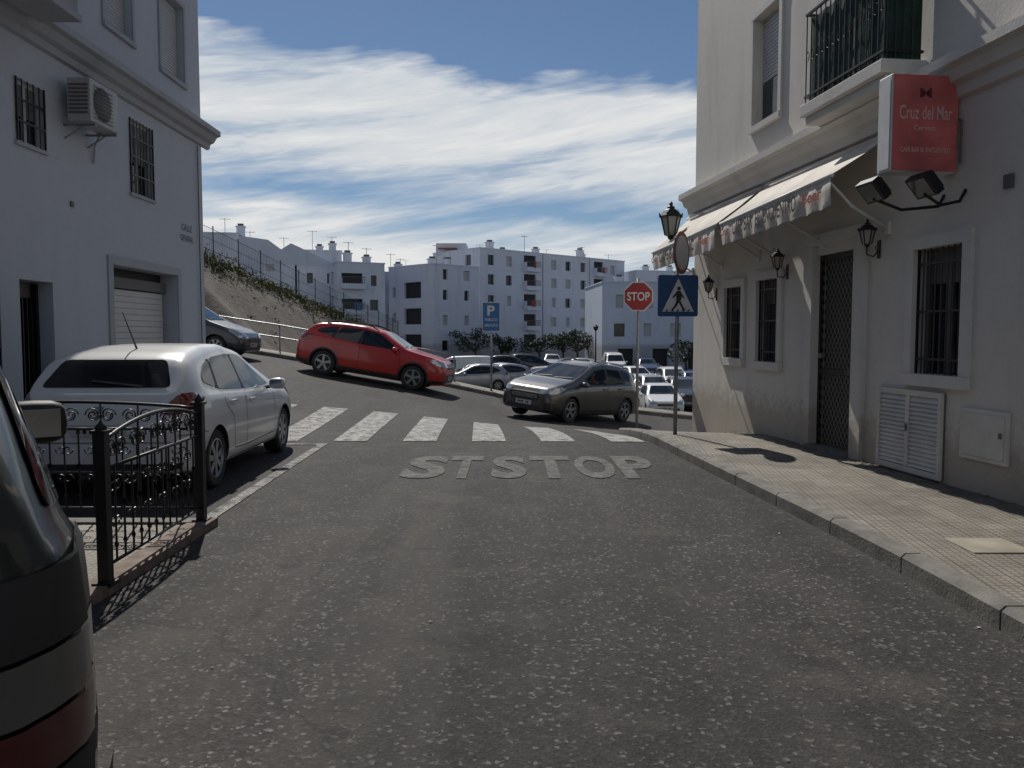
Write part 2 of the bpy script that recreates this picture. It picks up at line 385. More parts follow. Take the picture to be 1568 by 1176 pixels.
# ------------------------------------------------------------ LEFT BUILDING
root=empty('white_apartment_building')
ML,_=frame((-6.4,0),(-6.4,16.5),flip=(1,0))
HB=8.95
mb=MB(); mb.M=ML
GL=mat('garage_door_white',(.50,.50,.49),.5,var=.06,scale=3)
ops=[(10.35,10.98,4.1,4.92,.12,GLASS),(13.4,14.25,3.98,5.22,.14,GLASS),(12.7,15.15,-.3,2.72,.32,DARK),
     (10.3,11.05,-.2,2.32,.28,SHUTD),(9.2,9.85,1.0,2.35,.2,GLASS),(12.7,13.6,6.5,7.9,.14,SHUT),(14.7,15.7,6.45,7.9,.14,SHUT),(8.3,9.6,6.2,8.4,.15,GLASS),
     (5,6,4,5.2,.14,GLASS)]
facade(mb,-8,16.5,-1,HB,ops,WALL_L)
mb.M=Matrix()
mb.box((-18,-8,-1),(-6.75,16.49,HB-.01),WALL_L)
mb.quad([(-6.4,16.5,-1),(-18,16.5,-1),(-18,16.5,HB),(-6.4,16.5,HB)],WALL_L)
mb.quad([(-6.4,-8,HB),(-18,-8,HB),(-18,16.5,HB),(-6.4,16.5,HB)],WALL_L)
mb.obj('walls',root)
mb=MB(); mb.M=ML
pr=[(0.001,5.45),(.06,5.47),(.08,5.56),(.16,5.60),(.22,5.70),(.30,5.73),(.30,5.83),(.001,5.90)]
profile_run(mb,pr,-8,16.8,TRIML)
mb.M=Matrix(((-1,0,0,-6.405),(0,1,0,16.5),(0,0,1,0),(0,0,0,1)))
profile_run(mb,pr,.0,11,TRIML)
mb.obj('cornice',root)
mb=MB(); mb.M=ML
bars(mb,10.35,10.98,4.1,4.92,.02,.11,.009); bars(mb,13.4,14.25,3.98,5.22,.02,.11,.009,(.25,.5,.75)); bars(mb,9.2,9.85,1.0,2.35,.02)
for a,b,c,d in ((10.35,10.98,4.1,4.92),(13.4,14.25,3.98,5.22),(9.2,9.85,1.0,2.35)):
    for q in ((a,b,c,c+.05),(a,b,d-.05,d),(a,a+.05,c+.051,d-.051),(b-.05,b,c+.051,d-.051),((a+b)/2-.03,(a+b)/2+.03,c+.051,d-.051)):
        mb.box((q[0],-.11,q[2]),(q[1],-.07,q[3]),SHUT)
    mb.box((a+.05,-.1,c+(d-c)*.45),(b-.05,-.085,d-.05),SHUTD)
    mb.box((a-.04,.001,c-.05),(b+.04,.04,c-.002),TRIML)
mb.obj('window_grilles',root)
mb=MB(); mb.M=ML
z=2.36
mb.box((12.76,-.27,2.38),(15.1,-.2,2.56),SHUTD)
while z>-.3:
    mb.box((12.78,-.29,z-.098),(15.08,-.26,z),GL); z-=.104
mb.box((12.55,.001,2.72),(15.3,.03,2.86),TRIML); mb.box((12.55,.001,-.5),(12.699,.027,2.719),TRIML); mb.box((15.151,.001,-.5),(15.3,.027,2.719),TRIML)
mb.box((10.36,-.26,-.2),(10.42,-.2,2.3),IRON); mb.box((10.98,-.26,-.2),(11.04,-.2,2.3),IRON)
for k in range(5): mb.box((10.5+k*.1,-.27,.1),(10.52+k*.1,-.22,2.1),IRON)
for (a,b,c,d) in ((12.7,13.6,6.5,7.9),(14.7,15.7,6.45,7.9)):
    surround(mb,a,b,c,d,.08,.035,TRIML)
    z=c+.03
    while z<d-.05: mb.box((a+.02,-.13,z),(b-.02,-.11,z+.045),SHUT); z+=.055
mb.tube([(16.2,.04,.3),(16.2,.04,5.4)],.012,SHUTD,5)
mb.box((11.55,.001,3.45),(11.63,.02,3.53),SHUTD)
mb.obj('doors_and_shutters',root)
mb=MB(); mb.M=ML
mb.box((6.2,.302,5.62),(10.45,.85,5.70),TRIML); mb.box((6.2,.002,5.905),(10.45,.9,5.98),TRIML); mb.box((6.2,.302,5.70),(10.45,.8,5.90),TRIML)
for k in range(36):
    s=6.26+k*.118; mb.tube([(s,.84,5.98),(s,.84,6.95)],.008,IRON,5)
for k in range(7): mb.tube([(10.4,.1+k*.118,5.98),(10.4,.1+k*.118,6.95)],.008,IRON,5)
mb.box((6.2,.82,6.95),(10.42,.86,6.98),IRON); mb.box((10.38,.05,6.95),(10.42,.82,6.98),IRON); mb.box((6.2,.83,6.05),(10.42,.85,6.07),IRON)
mb.obj('balcony',root)
ac=empty('air_conditioner'); mb=MB(); mb.M=ML; ACM=mat('ac_casing',(.38,.38,.37),.5,var=.1)
mb.box((11.35,.12,4.62),(12.15,.45,5.22),ACM); o=mb.obj('casing',ac,.015)
mb=MB(); mb.M=ML
for k in range(9): mb.box((11.42,.464,4.68+k*.055),(11.95,.472,4.69+k*.055),SHUTD)
mb.lathe([(.02,0),(.24,0),(.24,.012),(.0,.012)],SHUTD,24,axis='y',c=(11.68,.45,4.92))
for k in range(8):
    mb.box((11.34-.006,.15,4.72+k*.055),(11.349,.42,4.745+k*.055),SHUTD)
for s in (11.45,12.05):
    mb.box((s,.001,4.57),(s+.03,.46,4.60),STEEL); mb.tube([(s+.015,.01,4.4),(s+.015,.30,4.58)],.012,STEEL,5)
mb.tube([(12.1,.2,4.62),(12.2,.05,4.45),(12.2,.03,4.2)],.018,SHUT,6)
mb.obj('grille_and_brackets',ac)
mb=MB(); mb.M=ML; put_text(mb,'CALLE',(15.4,.012,3.62),(1,0,0),(0,0,1),.5,.13,SHUTD); put_text(mb,'GENERAL',(15.35,.012,3.42),(1,0,0),(0,0,1),.62,.12,SHUTD)
mb.obj('street_name_sign')
# ------------------------------------------------------------ RIGHT BUILDING
root=empty('white_bar_building')
k0=1.0075
MR,_=frame((5.15,0),(5.15-.123*14.6,14.6),flip=(-1,0))
def S(y): return y*k0
YE=14.6; SE=S(YE)
mb=MB(); mb.M=MR
ops=[(S(12.42),S(13.08),1.22,2.36,.16,GLASS),(S(11.18),S(11.86),1.2,2.4,.16,GLASS),(S(9.22),S(10.17),-.2,2.6,.25,DARK),
     (S(7.42),S(8.14),1.2,2.46,.18,GLASS),(S(11.3),S(12.15),4.72,6.3,.16,SHUT),(S(8.35),S(9.35),4.36,6.6,.2,GLASS),(S(5.6),S(6.5),4.7,6.3,.16,SHUT),
     (S(11.3),S(12.15),7.9,9.4,.16,SHUT),(S(8.2),S(9.2),7.6,9.6,.2,GLASS),(S(2.5),S(3.5),1.2,2.46,.18,GLASS)]
facade(mb,-6,SE,-1.2,13,ops,WALL_R)
def PR(s,n,z): return tuple(MR@Vector((s,n,z)))
a=PR(SE,0,-1.2);b=PR(SE,-12,-1.2)
mb.M=Matrix(); mb.quad([a,b,(b[0],b[1],13),(a[0],a[1],13)],WALL_R)
mb.M=MR; mb.box((-6,-12,-1.2),(SE-.01,-.4,12.99),WALL_R); mb.quad([(-6,0,13),(SE,0,13),(SE,-.5,13),(-6,-.5,13)],WALL_R)
mb.obj('walls',root)
mb=MB(); mb.M=MR
pr=[(0.001,3.80),(.05,3.82),(.07,3.92),(.13,3.95),(.17,4.05),(.24,4.08),(.24,4.17),(.001,4.22)]
BA,BB=8.1,9.72
profile_run(mb,pr,-6,S(BA)-.03,TRIM); profile_run(mb,pr,S(BB)+.03,SE+.24,TRIM); profile_run(mb,[(p[0],min(p[1],4.1)) for p in pr],S(BA)-.03,S(BB)+.03,TRIM)
mb.obj('cornice',root)
mb=MB(); mb.M=MR
for (a,b,c,d,w) in ((12.42,13.08,1.22,2.36,.12),(11.18,11.86,1.2,2.4,.12),(7.42,8.14,1.2,2.46,.12)):
    surround(mb,S(a),S(b),c,d,w,.045,TRIM)
    a,b=S(a),S(b)
    bars(mb,a,b,c,d,-.02,.085,.009,(.12,.5,.88))
    mb.box((a+.0,-.15,c),(a+.05,-.11,d),SHUTD); mb.box((b-.05,-.15,c),(b,-.11,d),SHUTD); mb.box(((a+b)/2-.03,-.15,c),((a+b)/2+.03,-.11,d),SHUTD)
    mb.box((a+.051,-.148,d-.35),((b-.051),-.12,d),SHUTD)
surround(mb,S(11.3),S(12.15),4.72,6.3,.09,.04,TRIM); surround(mb,S(5.6),S(6.5),4.7,6.3,.09,.04,TRIM)
mb.box((S(11.3)+.02,-.15,4.74),(S(12.15)-.02,-.13,5.35),GLASS)
for (a,b,c,d) in ((11.3,12.15,5.37,6.28),(5.6,6.5,4.72,6.28)):
    z=c
    while z<d: mb.box((S(a)+.02,-.15,z),(S(b)-.02,-.125,z+.045),SHUT); z+=.055
mb.obj('windows',root)
mb=MB(); mb.M=MR
a,b=S(9.22),S(10.17)
mb.box((b,.001,-.3),(b+.22,.06,2.72),TRIM); mb.box((a-.22,.001,-.2),(a,.06,2.72),TRIM); mb.box((a-.22,.001,2.721),(b+.22,.062,2.86),TRIM)
mb.box((a,-.2,-.2),(b,.12,.19),KERB)
n=-.07; za=.19;zb=2.6; LAT=mat('lattice_metal',(.20,.19,.17),.5,.4)
for k in range(-24,18):
    s0=a+k*.085
    for sg in (1,-1):
        xa=s0 if sg>0 else s0+1.2; xb=xa+sg*.7*(zb-za); t0,t1=0,1; dx=xb-xa
        ta,tb=sorted(((a-xa)/dx,(b-xa)/dx)); t0=max(0,ta); t1=min(1,tb)
        if t1>t0: mb.tube([(xa+dx*t0,n+.004*sg,za+(zb-za)*t0),(xa+dx*t1,n+.004*sg,za+(zb-za)*t1)],.005,LAT,3)
mb.box((a+.05,n-.06,.19),(b-.05,n-.04,2.55),mat('door_panel_dark',(.03,.026,.023),.6,var=.3))
mb.box((a,n-.02,.19),(a+.05,n+.02,2.6),IRON); mb.box((b-.05,n-.02,.19),(b,n+.02,2.6),IRON); mb.box((a+.05,n-.02,2.53),(b-.05,n+.02,2.6),IRON); mb.box((a+.051,n-.02,1.1),(b-.051,n+.02,1.16),IRON)
mb.box((b-.13,n,1.3),(b-.06,n+.05,1.36),STEEL)
mb.obj('entrance_door',root)
mb=MB(); mb.M=MR; LV=mat('louvre_white',(.54,.52,.48),.55,var=.12)
a,b=S(7.62),S(8.68); c,d=.17,1.03
mb.box((a,.001,c),(b,.02,d),SHUTD)
for q in ((a,a+.05,c,d),(b-.05,b,c,d),((a+b)/2-.03,(a+b)/2+.03,c+.061,d-.061)): mb.box((q[0],.0205,q[2]),(q[1],.055,q[3]),LV)
mb.box((a+.051,.0205,d-.06),(b-.051,.053,d),LV); mb.box((a+.051,.0205,c),(b-.051,.053,c+.06),LV)
z=c+.07
while z<d-.09:
    for (x0,x1) in ((a+.055,(a+b)/2-.035),((a+b)/2+.035,b-.055)):
        mb.quad([(x0,.05,z),(x1,.05,z),(x1,.022,z+.05),(x0,.022,z+.05)],LV)
    z+=.045
mb.box(((a+b)/2-.015,.056,.6),((a+b)/2+.015,.066,.68),SHUTD)
a,b=S(6.78),S(7.38); c,d=.45,.92
mb.box((a,.001,c),(b,.03,d),LV); mb.box((a+.04,.0305,c+.04),(b-.04,.038,d-.04),LV); mb.box((a+.06,.0385,(c+d)/2),(a+.09,.05,(c+d)/2+.05),SHUTD)
mb.box((S(6.85),.001,2.86),(S(6.95),.03,2.98),SHUTD)
mb.tube([(S(7.5),.03,3.2),(S(7.5),.03,3.6),(S(7.9),.03,3.7),(S(11),.03,3.72)],.012,SHUTD,5)
mb.obj('meter_cabinets',root,.003)
mb=MB(); mb.M=MR
a,b=S(BA),S(BB); e=.47
mb.box((a,.001,4.105),(b,e-.04,4.20),TRIM); mb.box((a-.03,.0015,4.2),(b+.03,e+.02,4.34),TRIM)
mb.obj('balcony_slab',root,.01)
mb=MB(); mb.M=MR
for k in range(16):
    s=a+.02+k*(b-a-.04)/15; mb.tube([(s,e-.03,4.34),(s,e-.03,5.4)],.008,IRON,5)
for k in range(5): mb.tube([(a+.02,.05+k*.09,4.34),(a+.02,.05+k*.09,5.4)],.008,IRON,5)
for z in (4.42,5.38): mb.box((a,e-.045,z),(b,e-.015,z+.025),IRON); mb.box((a+.005,.02,z),(a+.035,e-.046,z+.025),IRON); mb.box((b-.035,.02,z),(b-.005,e-.046,z+.025),IRON)
for k in range(14):
    s=a+.07+k*(b-a-.12)/13
    mb.tube([(s+.035*math.cos(t),e-.03,4.9+.06*math.sin(t)) for t in np.linspace(0,6.28,9)[:-1]],.005,IRON,4,True)
mb.obj('balcony_railing',root)
mb=MB(); mb.M=MR
ns=24; V=[];Fc=[]
path=[(b-.05,e-.07)]+[(b-.05-(b-a-.1)*t,e-.07+.012*math.sin(t*40)) for t in np.linspace(0,1,ns)][1:]+[(a+.06,(e-.07)*(1-t)+.03*t) for t in (.33,.66,1)]
for s,n in path: V+=[(s,n,4.37),(s,n,5.34)]
for i in range(len(path)-1): Fc.append((2*i,2*i+2,2*i+3,2*i+1))
mb.add(V,Fc,GREENF,True); mb.obj('balcony_screen',root)
def awning(name,y0,y1,ztop0,ztop1,drop,texts):
    r=empty(name); mb=MB(); mb.M=MR; a,b=S(y0),S(y1); e=.75; n=40
    V=[];Fc=[]
    for i in range(n+1):
        t=i/n; s=a+(b-a)*t; zt=ztop0*(1-t)+ztop1*t; w=.010*math.sin(t*55)+.005*math.sin(t*23)
        V+=[(s,.03,3.76),(s,.03+(e-.03)*.5,(3.76+zt)/2-.015),(s,e,zt),(s,e+.01+w,zt-drop*.5),(s,e+w*2,zt-drop-.02*abs(math.sin(t*math.pi*9)))]
    for i in range(n):
        for k in range(4): Fc.append((i*5+k,i*5+k+1,i*5+5+k+1,i*5+5+k))
    mb.add(V,Fc,AWN,True); mb.obj('canvas',r)
    mb=MB(); mb.M=MR
    mb.tube([(a,.06,3.72),(b,.06,3.72)],.05,AWN,8); mb.tube([(a-.02,e,ztop0-.015),(b+.02,e,ztop1-.015)],.022,WHITE,8)
    for s in (a+.12,(a+b)/2,b-.12):
        t=(s-a)/(b-a); zt=ztop0*(1-t)+ztop1*t
        mb.tube([(s,.03,2.75),(s+.04,.42,2.98),(s,e-.02,zt-.03)],.016,WHITE,6); mb.box((s-.03,.001,2.68),(s+.03,.04,2.82),WHITE)
    mb.obj('frame_arms',r)
    mb=MB(); mb.M=MR
    for body,t0,t1,hh,m in texts:
        s_far=b-(b-a)*t0; w=(b-a)*(t1-t0); t=(s_far-a)/(b-a); z=(ztop0*(1-t)+ztop1*t); sl=((ztop0-ztop1)/(b-a))
        put_text(mb,body,(s_far,e+.045,z-drop*.52-hh/2),(-1,0,sl),(0,0,1),w,hh,m,.02)
    mb.obj('lettering',r)
awning('awning',8.5,11.5,3.28,3.2,.32,[('Cruz',.03,.13,.11,AWRED),('CAFE BAR  EL  ENCUENTRO',.17,.77,.19,AWTXT),('Beer',.82,.96,.13,AWRED)])
awning('awning',11.72,14.75,3.2,3.12,.34,[('Cruz',.03,.13,.11,AWRED),('CAFE BAR EL ENC',.18,.75,.19,AWTXT),('Beer',.82,.96,.13,AWRED)])
for y,z in ((8.80,2.68),(10.95,2.60),(13.5,2.42)):
    mb=MB(); mb.M=MR; s=S(y)
    lantern(mb,(s,.15,z),.62)
    mb.box((s-.025,.001,z-.24),(s+.025,.015,z-.04),IRON)
    mb.tube([(s,.015,z-.16),(s,.07,z-.22),(s,.15,z-.2),(s,.15,z-.12)],.009,IRON,6)
    mb.tube([(s,.02,z-.09),(s,.05,z-.12),(s,.04,z-.15),(s,.02,z-.14)],.006,IRON,5)
    mb.obj('wall_lantern')
r=empty('bar_sign'); mb=MB(); mb.M=MR; s=S(7.55)
mb.box((s,.03,3.12),(s+.22,.70,4.02),WHITE); mb.obj('box',r,.015)
mb=MB(); mb.M=MR; mb.box((s-.008,.04,3.13),(s-.001,.69,4.01),REDF); mb.box((s+.02,.705,3.15),(s+.2,.708,3.99),WHITE); mb.obj('panel',r)
mb=MB(); mb.M=MR
PK=mat('sign_lettering',(.68,.42,.39),.5)
put_text(mb,'Cruz del Mar',(s-.012,.63,3.60),(0,-1,0),(0,0,1),.53,.13,PK); put_text(mb,'CAFE BAR EL ENCUENTRO',(s-.012,.61,3.30),(0,-1,0),(0,0,1),.50,.045,PK,.02)
put_text(mb,'M',(s-.012,.43,3.80),(0,-1,0),(0,0,1),.12,.09,mat('sign_dark_print',(.16,.03,.03),.5)); put_text(mb,'Cerveza',(s-.012,.48,3.50),(0,-1,0),(0,0,1),.22,.05,PK)
mb.obj('lettering',r)
for i,(yy,nn) in enumerate(((7.45,.42),(7.75,.74))):
    mb=MB(); base=MR@Matrix.Translation((S(yy),nn,2.98))@Matrix.Rotation(R(-40),4,'X'); mb.M=base
    mb.box((-.15,-.04,-.11),(.15,.04,.11),IRON); mb.box((-.12,.041,-.09),(.12,.046,.09),mat('floodlight_glass',(.10,.10,.10),.15))
    for k in range(6): mb.box((-.13+k*.048,-.065,-.09),(-.12+k*.048,-.041,.09),IRON)
    mb.M=MR; mb.tube([(S(yy),.0,2.95),(S(yy),.06,2.84),(S(yy),nn*.6,2.80),(S(yy),nn,2.90)],.016,IRON,6)
    mb.obj('floodlight')
mb=MB(); c=(2.83,14.2,3.55)
lantern(mb,c,1.35); wc=PR(S(14.45),0,3.15)
mb.tube([wc,(3.2,14.4,3.02),(2.95,14.25,3.05),(2.83,14.2,3.30)],.022,IRON,6)
mb.tube([(wc[0],wc[1],3.45),(3.2,14.38,3.3),(3.05,14.3,3.08)],.014,IRON,6)
mb.obj('street_lantern')
# ------------------------------------------------------------ signs
def plate(mb,pts,y,t,m):
    n=len(pts); V=[(p[0],y,p[1]) for p in pts]+[(p[0],y+t,p[1]) for p in pts]
    mb.add(V,[tuple(range(n)),tuple(range(n,2*n))[::-1]]+[(i,(i+1)%n,n+(i+1)%n,n+i) for i in range(n)],m)
def ngon(cx,cz,r,n,a0=0): return [(cx+r*math.cos(a0+2*math.pi*k/n),cz+r*math.sin(a0+2*math.pi*k/n)) for k in range(n)]
sx,sy=2.60,16.3; zb=zf(sx,sy)+.1
mb=MB(); mb.tube([(sx,sy+.04,zb),(sx,sy+.04,2.75)],.032,STEEL,10)
o8=ngon(sx,2.38,.325,8,R(22.5)); plate(mb,o8,sy,.004,STEEL); plate(mb,o8,sy-.006,.004,WHITE); plate(mb,ngon(sx,2.38,.30,8,R(22.5)),sy-.012,.004,RED)
put_text(mb,'STOP',(sx-.235,sy-.016,2.29),(1,0,0),(0,0,1),.47,.18,WHITE,.02)
mb.obj('stop_sign')
sx,sy=2.41,11.5; zb=zf(sx,sy)+.1
mb=MB(); mb.tube([(sx-.01,sy+.04,zb),(sx,sy+.04,3.05)],.03,STEEL,10)
def rr(x0,x1,z0,z1,r=.03):
    p=[]
    for cx,cz,a in ((x1-r,z1-r,0),(x0+r,z1-r,90),(x0+r,z0+r,180),(x1-r,z0+r,270)):
        for k in range(5): t=R(a+k*22.5); p.append((cx+r*math.cos(t),cz+r*math.sin(t)))
    return p
SM=Matrix.Translation((sx,sy,0))@Matrix.Rotation(R(6),4,'Z'); mb.M=SM
plate(mb,rr(-.3,.3,1.86,2.46),0,.012,STEEL); plate(mb,rr(-.298,.298,1.862,2.458),-.006,.004,BLUE)
plate(mb,[(-.235,1.93),(.235,1.93),(0,2.41)],-.012,.004,WHITE)
B=-.018
plate(mb,ngon(.01,2.265,.028,10),B,.004,BLACK)
plate(mb,[(-.02,2.23),(.035,2.23),(.045,2.12),(.03,2.07),(-.03,2.07),(-.03,2.15)],B,.004,BLACK)
plate(mb,[(.0,2.08),(.035,2.08),(.09,1.97),(.115,1.96),(.11,1.945),(.07,1.95)],B-.0005,.004,BLACK)
plate(mb,[(-.03,2.08),(.01,2.07),(-.03,2.0),(-.085,1.945),(-.11,1.95),(-.06,2.01)],B-.001,.004,BLACK)
plate(mb,[(-.02,2.22),(-.09,2.14),(-.08,2.125),(-.01,2.18)],B-.0015,.004,BLACK); plate(mb,[(.03,2.22),(.09,2.13),(.08,2.12),(.03,2.16)],B-.002,.004,BLACK)
for k in range(5): plate(mb,[(-.19+k*.08,1.935),(-.155+k*.08,1.935),(-.15+k*.08,1.96),(-.175+k*.08,1.96)],B-.003,.002,BLACK)
mb.obj('pedestrian_crossing_sign')
mb=MB(); mb.M=Matrix.Translation((sx+.02,sy+.03,0))@Matrix.Rotation(R(57),4,'Z')
mb.box((-.02,-.02,2.70),(.02,.03,2.80),STEEL)
plate(mb,ngon(0,2.78,.31,28),-.03,.004,STEEL); plate(mb,ngon(0,2.78,.308,28),-.036,.004,mat('faded_red',(.32,.08,.07),.5)); plate(mb,ngon(0,2.78,.25,28),-.042,.003,mat('faded_white',(.55,.55,.56),.5,var=.12))
mb.obj('round_traffic_sign')
sx,sy=-.70,26.6; zb=zf(sx,sy)+.1
mb=MB(); mb.tube([(sx,sy+.05,zb),(sx,sy+.05,2.7)],.035,STEEL,8); plate(mb,rr(sx-.3,sx+.3,1.70,2.68),sy,.01,WHITE); plate(mb,rr(sx-.28,sx+.28,1.72,2.66),sy-.006,.004,mat('parking_blue',(.015,.13,.33),.4))
put_text(mb,'P',(sx-.13,sy-.012,2.23),(1,0,0),(0,0,1),.25,.34,WHITE,.03); put_text(mb,'PUBLICO',(sx-.2,sy-.012,2.05),(1,0,0),(0,0,1),.4,.09,WHITE); put_text(mb,'GRATUITO',(sx-.22,sy-.012,1.86),(1,0,0),(0,0,1),.44,.09,WHITE)
mb.obj('parking_sign')
# ------------------------------------------------------------ railing (ornate)
def scroll(mb,O,U,V,r,turn=1,m=IRON,rr_=.006):
    O=Vector(O);U=Vector(U);V=Vector(V); p=[]
    for k in range(15):
        t=k/14; a=turn*t*2.0*math.pi*1.05; q=r*(1-.75*t)
        p.append(O+U*(q*math.cos(a))+V*(q*math.sin(a)))
    mb.tube(p,rr_,m,4)
def railing(mb,A,B,zb,arch=.12,h=.95):
    A=Vector((*A,0));B=Vector((*B,0)); L=(B-A).length; U=(B-A)/L; Z=Vector((0,0,1))
    def top(t): return zb+h+arch*math.sin(math.pi*t)**.8
    for z in (.10,h-.20): mb.tube([A+Z*(zb+z),B+Z*(zb+z)],.012,IRON,6)
    mb.tube([A+U*L*t+Z*(top(t)-.03) for t in np.linspace(0,1,20)],.014,IRON,6)
    n=int(L/.115)
    for i in range(1,n):
        t=i/n; p=A+U*L*t; mb.tube([p+Z*(zb+.10),p+Z*(zb+h-.20)],.0075,IRON,5)
        for zz in (.34,.58):
            if i%2:
                for sg in (1,-1): scroll(mb,p+Z*(zb+zz)+U*.03*sg,U*sg,Z*(1 if zz<.5 else -1),.042,1,rr_=.0055)
            else: mb.lathe([(.0,-.03),(.014,-.01),(.014,.01),(0,.03)],IRON,6,c=tuple(p+Z*(zb+.45)))
        mb.lathe([(.0,-.04),(.016,0),(0,.04)],IRON,6,c=tuple(p+Z*(zb+.20)))
    m=max(3,int(L/.27))
    for i in range(m):
        t=(i+.5)/m; p=A+U*L*t; hh=top(t)-(zb+h-.20); z=zb+h-.20+hh/2-.01
        for sg in (1,-1):
            scroll(mb,p+U*sg*.062+Z*z,U*sg,Z,.064,1); scroll(mb,p+U*sg*.062+Z*z,U*-sg,Z*-1,.055,1)
        mb.tube([p+Z*(zb+h-.2),p+Z*(top(t)-.03)],.007,IRON,5)
def post(mb,x,y,zb,h,w=.033):
    mb.box((x-w,y-w,zb-.05),(x+w,y+w,zb+h),IRON); mb.box((x-w*1.4,y-w*1.4,zb+h),(x+w*1.4,y+w*1.4,zb+h+.02),IRON)
    mb.lathe([(w,0.02),(w*1.1,.04),(w*.5,.06),(0,.09)],IRON,10,c=(x,y,zb+h)); mb.box((x-w*1.8,y-w*1.8,zb-.01),(x+w*1.8,y+w*1.8,zb+.012),IRON)
mb=MB(); post(mb,-2.48,4.73,.085,.92); post(mb,-2.54,6.37,.085,.95); railing(mb,(-2.48,4.76),(-2.54,6.34),.085,.10,.9)
mb.obj('iron_railing')
mb=MB(); post(mb,-4.75,6.37,.085,.95); railing(mb,(-4.71,6.37),(-2.58,6.37),.084,.05,.95); mb.obj('iron_railing')
def handrail(name,xs,y,h=.95,m=STEEL):
    mb=MB(); pts=[(x,y,zf(x,y)+.12) for x in xs]
    for hh in (h,h*.55): mb.tube([(p[0],p[1],p[2]+hh) for p in pts],.025,m,6)
    for p in pts[::2]: mb.tube([p,(p[0],p[1],p[2]+h)],.028,m,6)
    mb.obj(name)
handrail('handrail',np.arange(-16,-1.4,1.0),27.2)
# ------------------------------------------------------------ bank fence & vegetation
def bankx(y): return float(np.interp(y,[27,36,60,85],[-16,-14,-9.8,-8.6]))
mb=MB(); ys=np.arange(30,66,2.2); P=[]
FG=mat('fence_green',(.03,.06,.045),.5,.3)
for y in ys:
    x=bankx(y)+.15; z=zf(x,y); P.append((x,y,z)); mb.tube([(x,y,z-.2),(x,y,z+1.75)],.03,FG,6)
for h in (.15,.6,1.1,1.6): mb.tube([(p[0],p[1],p[2]+h) for p in P],.012,FG,4)
for a,b in zip(P,P[1:]):
    for k in range(14):
        t=k/14; x=a[0]*(1-t)+b[0]*t;y=a[1]*(1-t)+b[1]*t;z=a[2]*(1-t)+b[2]*t
        mb.tube([(x,y,z+.1),(x,y,z+1.62)],.006,FG,3)
mb.obj('wire_fence')
def leaves(mb,c,r,n,s,mats_,flat=1.0):
    for _ in range(n):
        while True:
            d=Vector((random.uniform(-1,1),random.uniform(-1,1),random.uniform(-1,1)))
            if .2<d.length<1: break
        p=Vector(c)+Vector((d.x*r[0],d.y*r[1],d.z*r[2]))
        u=Vector((random.gauss(0,1),random.gauss(0,1),random.gauss(0,1)*flat)).normalized(); v=u.orthogonal().normalized()
        v=(Matrix.Rotation(random.random()*6,3,u)@v); q=s*random.uniform(.6,1.4)
        mb.add([tuple(p-u*q),tuple(p+v*q*.45),tuple(p+u*q),tuple(p-v*q*.45)],[(0,1,2,3)],random.choice(mats_))
mb=MB()
for k in range(400):
    y=random.uniform(29,66); x=bankx(y)+random.uniform(-1.4,.6)+abs(random.gauss(0,.35))
    z=zf(x,y); rr2=random.uniform(.15,.50)*(1.15 if y<45 else .9)
    c=random.choice([[GRS_A,GRS_A,GRS_C],[GRS_B,GRS_A],[GRS_C,GRS_C,GRS_A],[GRS_B,GRS_B,GRS_A],[GRS_B,GRS_A,GRS_C]])
    leaves(mb,(x,y,z+rr2*.35),(rr2*1.4,rr2*1.4,rr2*.9),42,.08,c,1.5)
mb.obj('hillside_shrubs')
mb=MB()
for k in range(90):
    y=random.uniform(31,62); xt=bankx(y); x=xt+random.uniform(.5,(-7.3-xt))*random.random(); z=zf(x,y)
    leaves(mb,(x,y,z+.05),(.22,.22,.13),12,.07,[GRS_B,GRS_C])
mb.obj('dry_weeds')
def tree(x,y,h,r,dense=800):
    mb=MB(); z=zf(x,y); th=h*.42
    mb.tube([(x,y,z-.2),(x+.05,y,z+th*.5),(x-.03,y,z+th)],[.16,.12,.1],WOOD,8)
    blobs=[]
    for k in range(11):
        a=random.random()*6.28; rr3=r*random.uniform(.2,.85); zz=z+th+random.uniform(0.1,1)*(h-th)*.8
        c=(x+rr3*math.cos(a),y+rr3*math.sin(a),zz); blobs.append(c); mb.tube([(x-.03,y,z+th*.9),((x+c[0])/2,(y+c[1])/2,(z+th+c[2])/2),c],[.07,.05,.02],WOOD,5)
    for c in blobs:
        q=random.uniform(.28,.5); leaves(mb,c,(r*q,r*q,(h-th)*q*.55),dense//11,.14,[LEAFA,LEAFA,LEAFB])
    mb.obj('street_tree')
for px,d,h,r in ((728,78,3.9,2.5),(768,80,3.2,1.7),(826,80,3.4,2.2),(862,79,3.6,1.8),(884,78,3.9,2.4),(908,80,3.3,1.6),(1050,66,3.2,2.0),(640,82,2.3,1.2)):
    tree(P2W(px,d),d,h,r)
